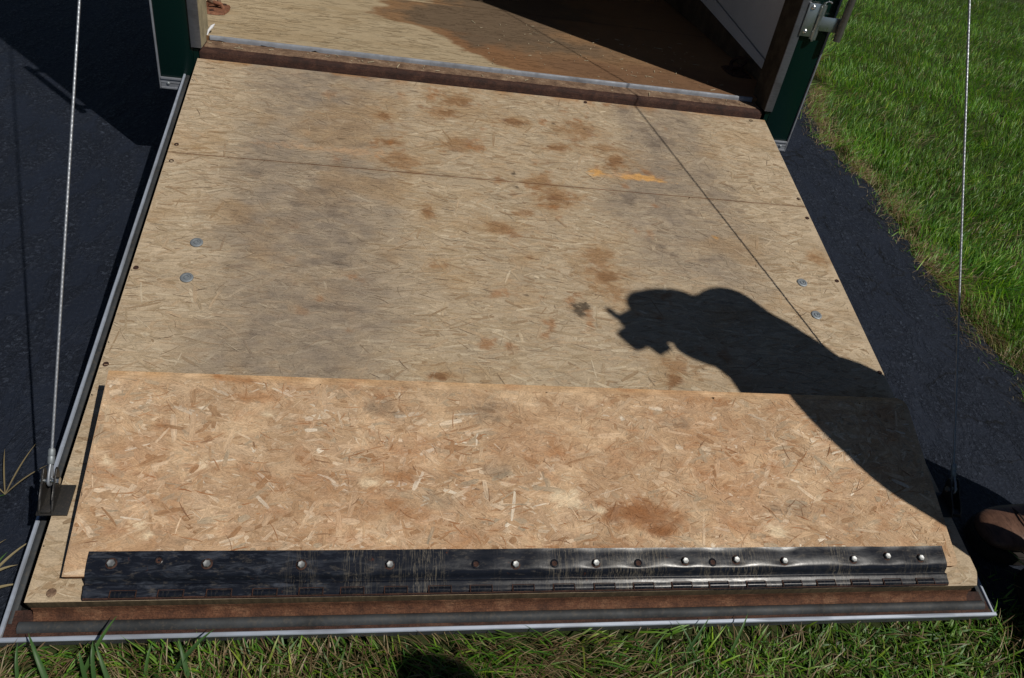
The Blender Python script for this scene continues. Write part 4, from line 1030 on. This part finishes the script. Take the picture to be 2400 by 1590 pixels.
single_blades('grass_tuft', [((0.20, -1.45, -0.02), (0.26, -1.388, 0.04), 0.03, 0.005, g1_), ((0.24, -1.45, -0.02), (0.20, -1.39, 0.035), 0.03, 0.004, g1_), ((0.28, -1.455, -0.02), (0.33, -1.385, 0.045), 0.03, 0.005, g2_)], 'thin dark grass blades crossing the trim right of the middle', 'grass', 'tufts leaning on the front trim')
single_blades('crabgrass', [((-0.926, -1.116, 0.004), (-0.872, -1.066, 0.022), 0.012, 0.0028, s2_), ((-0.926, -1.116, 0.004), (-0.905, -1.018, 0.024), 0.012, 0.0026, s2_), ((-0.926, -1.116, 0.004), (-0.953, -1.030, 0.02), 0.012, 0.0024, s2_), ((-0.926, -1.116, 0.004), (-0.985, -1.075, 0.02), 0.012, 0.0024, s2_), ((-0.926, -1.116, 0.004), (-0.965, -1.165, 0.012), 0.012, 0.003, g1_)], 'sprawling thin crabgrass seed head on asphalt beside the left bracket', 'plant', None, 'stem')
single_blades('weed_clump', [((-0.90, -1.29, 0.0), (-0.846, -1.212, 0.016), 0.02, 0.005, s1_), ((-0.91, -1.30, 0.0), (-0.852, -1.262, 0.02), 0.03, 0.007, s1_), ((-0.905, -1.31, 0.0), (-0.838, -1.290, 0.012), 0.02, 0.006, s1_), ((-0.90, -1.32, 0.0), (-0.87, -1.245, 0.03), 0.02, 0.006, g2_), ((-0.92, -1.33, 0.0), (-0.86, -1.315, 0.02), 0.03, 0.006, g2_), ((-0.90, -1.35, 0.0), (-0.855, -1.335, 0.02), 0.02, 0.005, g1_), ((-0.93, -1.28, 0.0), (-0.885, -1.215, 0.02), 0.02, 0.004, s2_)], 'straw and green weed clump against the left edge of the ramp', 'plant')
single_blades('grass_tuft', [((1.00, -1.305, -0.01), (0.93, -1.265, 0.045), 0.02, 0.005, (0.13, 0.25, 0.02)), ((1.02, -1.325, -0.01), (0.935, -1.285, 0.04), 0.03, 0.0045, (0.12, 0.24, 0.02)), ((0.99, -1.335, -0.01), (0.91, -1.30, 0.03), 0.02, 0.004, g1_), ((1.03, -1.34, -0.01), (0.945, -1.315, 0.035), 0.02, 0.005, (0.12, 0.22, 0.03)), ((0.97, -1.345, -0.01), (0.90, -1.33, 0.03), 0.02, 0.004, s2_)], 'bright green grass tuft beside the brown boot', 'grass')

# ------------------------------------------------------------------ second photographer, standing at the right of the ramp
def m_leather():
    t = NT('brown_boot_leather')
    v = t.coord('Object')
    n1 = t.noise(v, 18, 5, 0.65); n2 = t.noise(t.coord('Object', (5, 1, 1)), 50, 4, 0.6, 0.5); n3 = t.noise(v, 220, 3, 0.6)
    c = t.ramp(n1, [(0.3, (0.055, 0.026, 0.016)), (0.7, (0.20, 0.105, 0.068))])
    c = t.mix(t.ramp(n2, [(0.56, 0.0), (0.66, 0.7)]), c, (0.035, 0.016, 0.010))
    t.bump(t.math('ADD', n2, t.math('MULTIPLY', n3, 0.4)), 0.35, 0.002)
    t.set(Base_Color=c, Roughness=0.5, Specular_IOR_Level=0.4)
    return t.m
LEA = m_leather()
SOLE = m_paint('dark_boot_sole', (0.02, 0.016, 0.013), 0.8, 0.2, 0.2, 0.3, 60)
DENIM = m_paint('dark_denim', (0.022, 0.030, 0.050), 0.9, 0.25, 0.3, 0.2, 120)
SHIRT = m_paint('grey_cotton_shirt', (0.16, 0.17, 0.18), 0.9, 0.15, 0.2, 0.2, 90)
SKIN = m_paint('skin', (0.42, 0.25, 0.18), 0.5, 0.08, 0.05, 0.4, 30)
HAIR = m_paint('dark_brown_hair', (0.03, 0.02, 0.012), 0.6, 0.3, 0.4, 0.4, 150)
CAMB = m_paint('black_camera_plastic', (0.012, 0.012, 0.013), 0.45, 0.1, 0.1, 0.5, 80)

def skin_mesh(name, joints, edges, root, sub=2):
    me = bpy.data.meshes.new(name)
    keys = list(joints); idx = {k: i for i, k in enumerate(keys)}
    me.from_pydata([joints[k][0] for k in keys], [(idx[a], idx[b]) for a, b in edges], [])
    o = bpy.data.objects.new(name, me); C.objects.link(o)
    md = o.modifiers.new('Skin', 'SKIN')
    for k in keys:
        sv = me.skin_vertices[0].data[idx[k]]; r = joints[k][1]
        sv.radius = r if isinstance(r, tuple) else (r, r)
        sv.use_root = (k == root)
    md.use_smooth_shade = True
    sb = o.modifiers.new('Sub', 'SUBSURF'); sb.levels = sub; sb.render_levels = sub
    dg = bpy.context.evaluated_depsgraph_get(); dg.update()
    ev = o.evaluated_get(dg)
    out = bpy.data.meshes.new_from_object(ev)
    bpy.data.objects.remove(o, do_unlink=True)
    out.name = name
    return out
PJ = dict(
    pelvis=((1.030, -1.375, 0.86), (0.185, 0.185)), waist=((1.035, -1.370, 0.99), (0.165, 0.165)), chest=((1.065, -1.335, 1.11), (0.142, 0.142)), upper=((1.060, -1.332, 1.21), (0.13, 0.13)), neck=((1.010, -1.342, 1.31), 0.092), nape=((0.985, -1.348, 1.35), 0.086),
    skull=((0.953, -1.346, 1.408), (0.088, 0.092)), crown=((0.953, -1.350, 1.450), (0.070, 0.074)), face=((0.925, -1.372, 1.375), (0.055, 0.052)), nose=((0.882, -1.402, 1.387), 0.014),
    rhip=((1.060, -1.275, 0.80), 0.115), rknee=((1.070, -1.255, 0.48), 0.090), rankle=((1.122, -1.224, 0.12), 0.060),
    lhip=((1.030, -1.440, 0.80), 0.115), lknee=((1.010, -1.400, 0.48), 0.080), lankle=((0.972, -1.366, 0.13), 0.075),
    rsh=((1.005, -1.235, 1.22), 0.060), relb=((0.965, -1.265, 1.04), 0.052), rwri=((0.900, -1.320, 1.275), 0.03),
    lsh=((1.095, -1.445, 1.21), 0.060), lelb=((1.075, -1.370, 1.10), 0.058), lwri=((0.930, -1.395, 1.268), 0.032))
PE = [('pelvis', 'waist'), ('waist', 'chest'), ('chest', 'upper'), ('upper', 'neck'), ('neck', 'nape'), ('nape', 'skull'), ('skull', 'crown'), ('skull', 'face'), ('face', 'nose'), ('pelvis', 'rhip'), ('rhip', 'rknee'), ('rknee', 'rankle'), ('pelvis', 'lhip'), ('lhip', 'lknee'), ('lknee', 'lankle'), ('upper', 'rsh'), ('rsh', 'relb'), ('relb', 'rwri'), ('upper', 'lsh'), ('lsh', 'lelb'), ('lelb', 'lwri')]
FACE_DIR = Vector((-0.8, -0.6, 0))
def hand(j, e, wrist, palm_dir, curl_dir, side, pre):
    """palm with four unequal fingers and a thumb curled round the camera"""
    w = Vector(wrist); p = w + palm_dir * 0.055
    j[pre + 'palm'] = (tuple(p), (0.030, 0.016)); e.append((pre + 'wri', pre + 'palm'))
    for k, ln in enumerate((0.070, 0.078, 0.072, 0.056)):
        b = p + palm_dir * 0.030 + side * (0.026 - 0.0175 * k); m = b + palm_dir * ln * 0.45; t = m + curl_dir * ln * 0.38; t2 = t - palm_dir * ln * 0.25
        for nm, q, r in (('a', b, 0.0095), ('b', m, 0.0088), ('c', t, 0.0078), ('d', t2, 0.007)): j[pre + 'f%d' % k + nm] = (tuple(q), r)
        e += [(pre + 'palm', pre + 'f%da' % k), (pre + 'f%da' % k, pre + 'f%db' % k), (pre + 'f%db' % k, pre + 'f%dc' % k), (pre + 'f%dc' % k, pre + 'f%dd' % k)]
    t0 = p - palm_dir * 0.012 + side * 0.034; t1 = t0 + side * 0.018 + palm_dir * 0.028; t2 = t1 + curl_dir * 0.024 + palm_dir * 0.012
    for nm, q, r in (('a', t0, 0.012), ('b', t1, 0.0105), ('c', t2, 0.009)): j[pre + 't' + nm] = (tuple(q), r)
    e += [(pre + 'palm', pre + 'ta'), (pre + 'ta', pre + 'tb'), (pre + 'tb', pre + 'tc')]
hand(PJ, PE, PJ['rwri'][0], Vector((-0.15, -0.55, 0.82)).normalized(), Vector((-0.75, -0.6, 0)).normalized() * 0.6 + Vector((0.4, -0.5, 0)) * 0.4, Vector((0.6, -0.75, 0)).normalized() * -1, 'r')
hand(PJ, PE, PJ['lwri'][0], Vector((-0.25, 0.45, 0.85)).normalized(), Vector((-0.7, 0.55, 0)).normalized(), Vector((-0.75, -0.6, 0)).normalized(), 'l')
pm = skin_mesh('person', PJ, PE, 'pelvis', 2)
for m_ in (SKIN, SHIRT, DENIM, HAIR): pm.materials.append(m_)
wr_r, wr_l = Vector(PJ['rwri'][0]), Vector(PJ['lwri'][0]); er, el_ = Vector(PJ['relb'][0]), Vector(PJ['lelb'][0])
for p_ in pm.polygons:
    c = p_.center; mi = 1
    if c.z < 0.97: mi = 2
    elif c.z > 1.31 and c.x < 1.0 and (c - Vector((0.95, -1.355, 1.375))).length < 0.15: mi = 0
    forearm = min((c - wr_r).length, (c - wr_l).length)
    if forearm < 0.13 or ((c.x < 0.90) and c.z > 1.2): mi = 0
    if mi == 0 and c.z > 1.43 and (c - Vector((0.95, -1.355, 1.405))).length < 0.16: mi = 3
    if mi == 0 and c.z > 1.345 and (c - Vector((0.952, -1.353, 1.40))).dot(FACE_DIR) < -0.005 and (c - Vector((0.95, -1.355, 1.375))).length < 0.17: mi = 3
    p_.material_index = mi
person = obj('person', pm)
tag(person, 'person in brown leather boots standing off the right edge of the ramp', 'person')
# eyes, ears and mouth
hc = Vector((0.932, -1.366, 1.38)); rt = Vector((-0.6, 0.8, 0))
for sgn in (-1, 1):
    bm = bmesh.new(); bmesh.ops.create_uvsphere(bm, u_segments=12, v_segments=8, radius=0.0105, matrix=Matrix.Translation(hc + FACE_DIR * 0.043 + rt * sgn * 0.030 + Vector((0, 0, 0.028))))
    obj('eye', from_bm('eye', bm, 60), m_paint('eye_white_' + ('a' if sgn < 0 else 'b'), (0.5, 0.5, 0.48), 0.2, 0.05, 0, 0.5, 30), person)
    bm = bmesh.new(); bmesh.ops.create_uvsphere(bm, u_segments=12, v_segments=8, radius=0.026, matrix=Matrix.Translation(Vector((0.960, -1.348, 1.370)) + rt * sgn * 0.060) @ FACE_DIR.to_track_quat('X', 'Z').to_matrix().to_4x4() @ Matrix.Diagonal((0.6, 0.35, 1.05, 1)))
    obj('ear', from_bm('ear', bm, 60), SKIN, person)
bm = bmesh.new(); bm_tube(bm, [hc + FACE_DIR * 0.040 + rt * x + Vector((0, 0, -0.032 - 0.06 * abs(x))) + FACE_DIR * (0.004 - 2 * x * x) for x in (-0.022, -0.011, 0, 0.011, 0.022)], [0.002, 0.005, 0.006, 0.005, 0.002], 8)
obj('mouth', from_bm('mouth', bm, 60), m_paint('lips', (0.30, 0.12, 0.10), 0.5, 0.1, 0.05, 0.4, 40), person)

def boot(loc, ang):
    """laced work boot, toe along local +x; lofted sections from toe to heel, shaft, welt and sole"""
    Mx = Matrix.Translation(loc) @ Matrix.Rotation(ang, 4, 'Z')
    bm = bmesh.new(); rings = []
    sec = [(0.205, 0.012, 0.040, 0.030), (0.200, 0.030, 0.050, 0.028), (0.188, 0.042, 0.060, 0.028), (0.165, 0.050, 0.068, 0.028), (0.135, 0.053, 0.074, 0.028), (0.100, 0.052, 0.084, 0.028), (0.065, 0.048, 0.104, 0.028), (0.035, 0.045, 0.132, 0.028), (0.0, 0.044, 0.165, 0.028), (-0.035, 0.042, 0.170, 0.028), (-0.060, 0.036, 0.168, 0.028), (-0.074, 0.022, 0.160, 0.028)]
    seg = 20
    for (x, hw, zt, zb) in sec:
        ring = []
        for k in range(seg):
            q = 2 * math.pi * k / seg
            cy, sz = math.cos(q), math.sin(q)
            yv = hw * (abs(cy) ** 0.75) * (1 if cy > 0 else -1); zc = (zt + zb) / 2; zh = (zt - zb) / 2
            if sz > 0 and x < 0.09: yv *= 1 - 0.22 * sz
            ring.append(bm.verts.new(Mx @ Vector((x, yv, zc + zh * (abs(sz) ** 0.8) * (1 if sz > 0 else -1)))))
        rings.append(ring)
    for p, q in zip(rings, rings[1:]):
        for i in range(seg): bm.faces.new((p[i], p[(i + 1) % seg], q[(i + 1) % seg], q[i]))
    bm.faces.new(rings[0]); bm.faces.new(rings[-1][::-1])
    me = from_bm('boot', bm, 80); b = obj('boot', me, LEA, person)
    sb = b.modifiers.new('Sub', 'SUBSURF'); sb.levels = 1; sb.render_levels = 1
    out = [(0.214, 0.0), (0.208, 0.022), (0.192, 0.042), (0.165, 0.054), (0.125, 0.057), (0.06, 0.050), (0.0, 0.047), (-0.05, 0.044), (-0.078, 0.028), (-0.086, 0.0)]
    out = out + [(x, -y) for x, y in out[-2:0:-1]]
    bm = bmesh.new(); A = [bm.verts.new(Mx @ Vector((x, y, 0.0015))) for x, y in out]; B = [bm.verts.new(Mx @ Vector((x * 1.005, y * 1.02, 0.030))) for x, y in out]
    n = len(out); bm.faces.new(A[::-1]); bm.faces.new(B)
    for i in range(n): bm.faces.new((A[i], A[(i + 1) % n], B[(i + 1) % n], B[i]))
    bmesh.ops.bevel(bm, geom=bm.edges[:], offset=0.003, segments=2, affect='EDGES')
    obj('boot_sole', from_bm('boot_sole', bm, 40), SOLE, b)
    bm = bmesh.new()      # toe-cap seam and laces
    bm_tube(bm, [Mx @ Vector((0.118 + 0.014 * (1 - (t * 2 - 1) ** 2), 0.053 * math.cos(math.pi * t), 0.034 + 0.046 * math.sin(math.pi * t) ** 0.8)) for t in np.linspace(0, 1, 15)], 0.0016, 6)
    for k in range(5):
        x = 0.085 - k * 0.019; z = 0.092 + k * 0.0175
        bm_tube(bm, [Mx @ Vector((x, 0.028, z - 0.006)), Mx @ Vector((x - 0.004, 0.012, z + 0.004)), Mx @ Vector((x - 0.010, -0.012, z + 0.006)), Mx @ Vector((x - 0.012, -0.028, z))], 0.0021, 6)
    obj('laces', from_bm('laces', bm, 60), SOLE, b)
boot((1.108, -1.224, 0.002), math.pi - 0.03)
boot((0.968, -1.378, 0.002), math.pi + 1.35)
# stills camera held to the face
CR = empty('handheld_camera', (0.868, -1.386, 1.300))
tag(CR, 'black camera held to the face of the standing person', 'camera')
Qc = FACE_DIR.to_track_quat('Y', 'Z').to_matrix().to_4x4()
def cpart(name, build):
    bm = bmesh.new(); build(bm); bmesh.ops.transform(bm, matrix=Qc, verts=bm.verts)
    return obj(name, from_bm(name, bm, 35), CAMB, CR)
cpart('camera_body', lambda bm: bm_box(bm, (-0.052, -0.018, 0.0), (0.052, 0.022, 0.066), None, 0.006))
cpart('prism_hump', lambda bm: bm_box(bm, (-0.022, -0.018, 0.066), (0.022, 0.024, 0.084), None, 0.005))
cpart('lens', lambda bm: bm_lathe(bm, (0.0, 0.022, 0.033), (0, 1, 0), [(0.030, 0), (0.031, 0.008), (0.031, 0.022), (0.028, 0.024), (0.028, 0.032), (0.024, 0.032), (0.021, 0.026), (0, 0.024)], 24))
cpart('flash_arm', lambda bm: (bm_box(bm, (0.000, 0.004, 0.084), (0.020, 0.018, 0.150), None, 0.003)))

# ------------------------------------------------------------------ stooping person behind the lower edge of the view
QJ = dict(
    pelvis=((0.62, -2.55, 0.80), (0.14, 0.13)), waist=((0.58, -2.45, 0.90), (0.13, 0.12)), chest=((0.54, -2.34, 1.03), (0.13, 0.12)), upper=((0.515, -2.25, 1.14), (0.10, 0.10)), neck=((0.505, -2.18, 1.21), 0.052),
    skull=((0.495, -2.12, 1.30), (0.078, 0.082)), crown=((0.495, -2.115, 1.35), (0.064, 0.068)), face=((0.46, -2.10, 1.285), (0.05, 0.05)),
    rhip=((0.72, -2.52, 0.76), 0.088), rknee=((0.78, -2.25, 0.45), 0.064), rankle=((0.76, -2.42, 0.12), 0.05),
    lhip=((0.54, -2.58, 0.76), 0.088), lknee=((0.50, -2.28, 0.42), 0.064), lankle=((0.50, -2.50, 0.12), 0.05),
    rsh=((0.67, -2.26, 1.12), 0.056), relb=((0.80, -2.30, 0.86), 0.044), rwri=((0.80, -2.24, 0.62), 0.028), rpalm=((0.79, -2.22, 0.57), (0.032, 0.02)),
    lsh=((0.37, -2.33, 1.11), 0.056), lelb=((0.36, -2.36, 0.84), 0.044), lwri=((0.43, -2.28, 0.60), 0.028), lpalm=((0.45, -2.255, 0.55), (0.032, 0.02)))
QE = [('pelvis', 'waist'), ('waist', 'chest'), ('chest', 'upper'), ('upper', 'neck'), ('neck', 'skull'), ('skull', 'crown'), ('skull', 'face'), ('pelvis', 'rhip'), ('rhip', 'rknee'), ('rknee', 'rankle'), ('pelvis', 'lhip'), ('lhip', 'lknee'), ('lknee', 'lankle'), ('upper', 'rsh'), ('rsh', 'relb'), ('relb', 'rwri'), ('rwri', 'rpalm'), ('upper', 'lsh'), ('lsh', 'lelb'), ('lelb', 'lwri'), ('lwri', 'lpalm')]
for pre, dr, sd in (('r', Vector((-0.25, 0.35, -0.85)).normalized(), Vector((-0.9, -0.2, 0.2)).normalized()), ('l', Vector((0.25, 0.35, -0.85)).normalized(), Vector((0.9, -0.2, 0.2)).normalized())):
    p = Vector(QJ[pre + 'palm'][0])
    for k, ln in enumerate((0.05, 0.056, 0.052, 0.042)):
        b = p + dr * 0.025 + sd * (0.02 - 0.017 * k) * 0.9; m_ = b + dr * ln * 0.5; t_ = m_ + Vector((-0.3 if pre == 'r' else 0.3, -0.7, -0.5)) * ln * 0.35
        for nm, q, r in (('a', b, 0.0095), ('b', m_, 0.0088), ('c', t_, 0.0075)): QJ[pre + 'f%d' % k + nm] = (tuple(q), r)
        QE += [(pre + 'palm', pre + 'f%da' % k), (pre + 'f%da' % k, pre + 'f%db' % k), (pre + 'f%db' % k, pre + 'f%dc' % k)]
    q = p + sd * 0.03; QJ[pre + 'ta'] = (tuple(q), 0.011); QJ[pre + 'tb'] = (tuple(q + dr * 0.03 + sd * 0.012), 0.0095); QE += [(pre + 'palm', pre + 'ta'), (pre + 'ta', pre + 'tb')]
qm = skin_mesh('person', QJ, QE, 'pelvis', 2)
for m_ in (SKIN, SHIRT, DENIM, HAIR): qm.materials.append(m_)
for p_ in qm.polygons:
    c = p_.center; mi = 1
    if c.z < 0.86: mi = 2
    if (c - Vector((0.49, -2.113, 1.31))).length < 0.115: mi = 0
    if min((c - Vector(QJ['rwri'][0])).length, (c - Vector(QJ['lwri'][0])).length) < 0.12: mi = 0
    if mi == 0 and (c - Vector((0.495, -2.118, 1.32))).length < 0.13 and (c.z > 1.33 or c.x > 0.51): mi = 3
    p_.material_index = mi
person = obj('person', qm)
tag(person, 'stooping person below the lower picture edge whose head shades the grass', 'person')
boot((0.76, -2.43, -0.018), math.pi / 2 + 0.15)
boot((0.50, -2.51, -0.018), math.pi / 2 + 0.3)
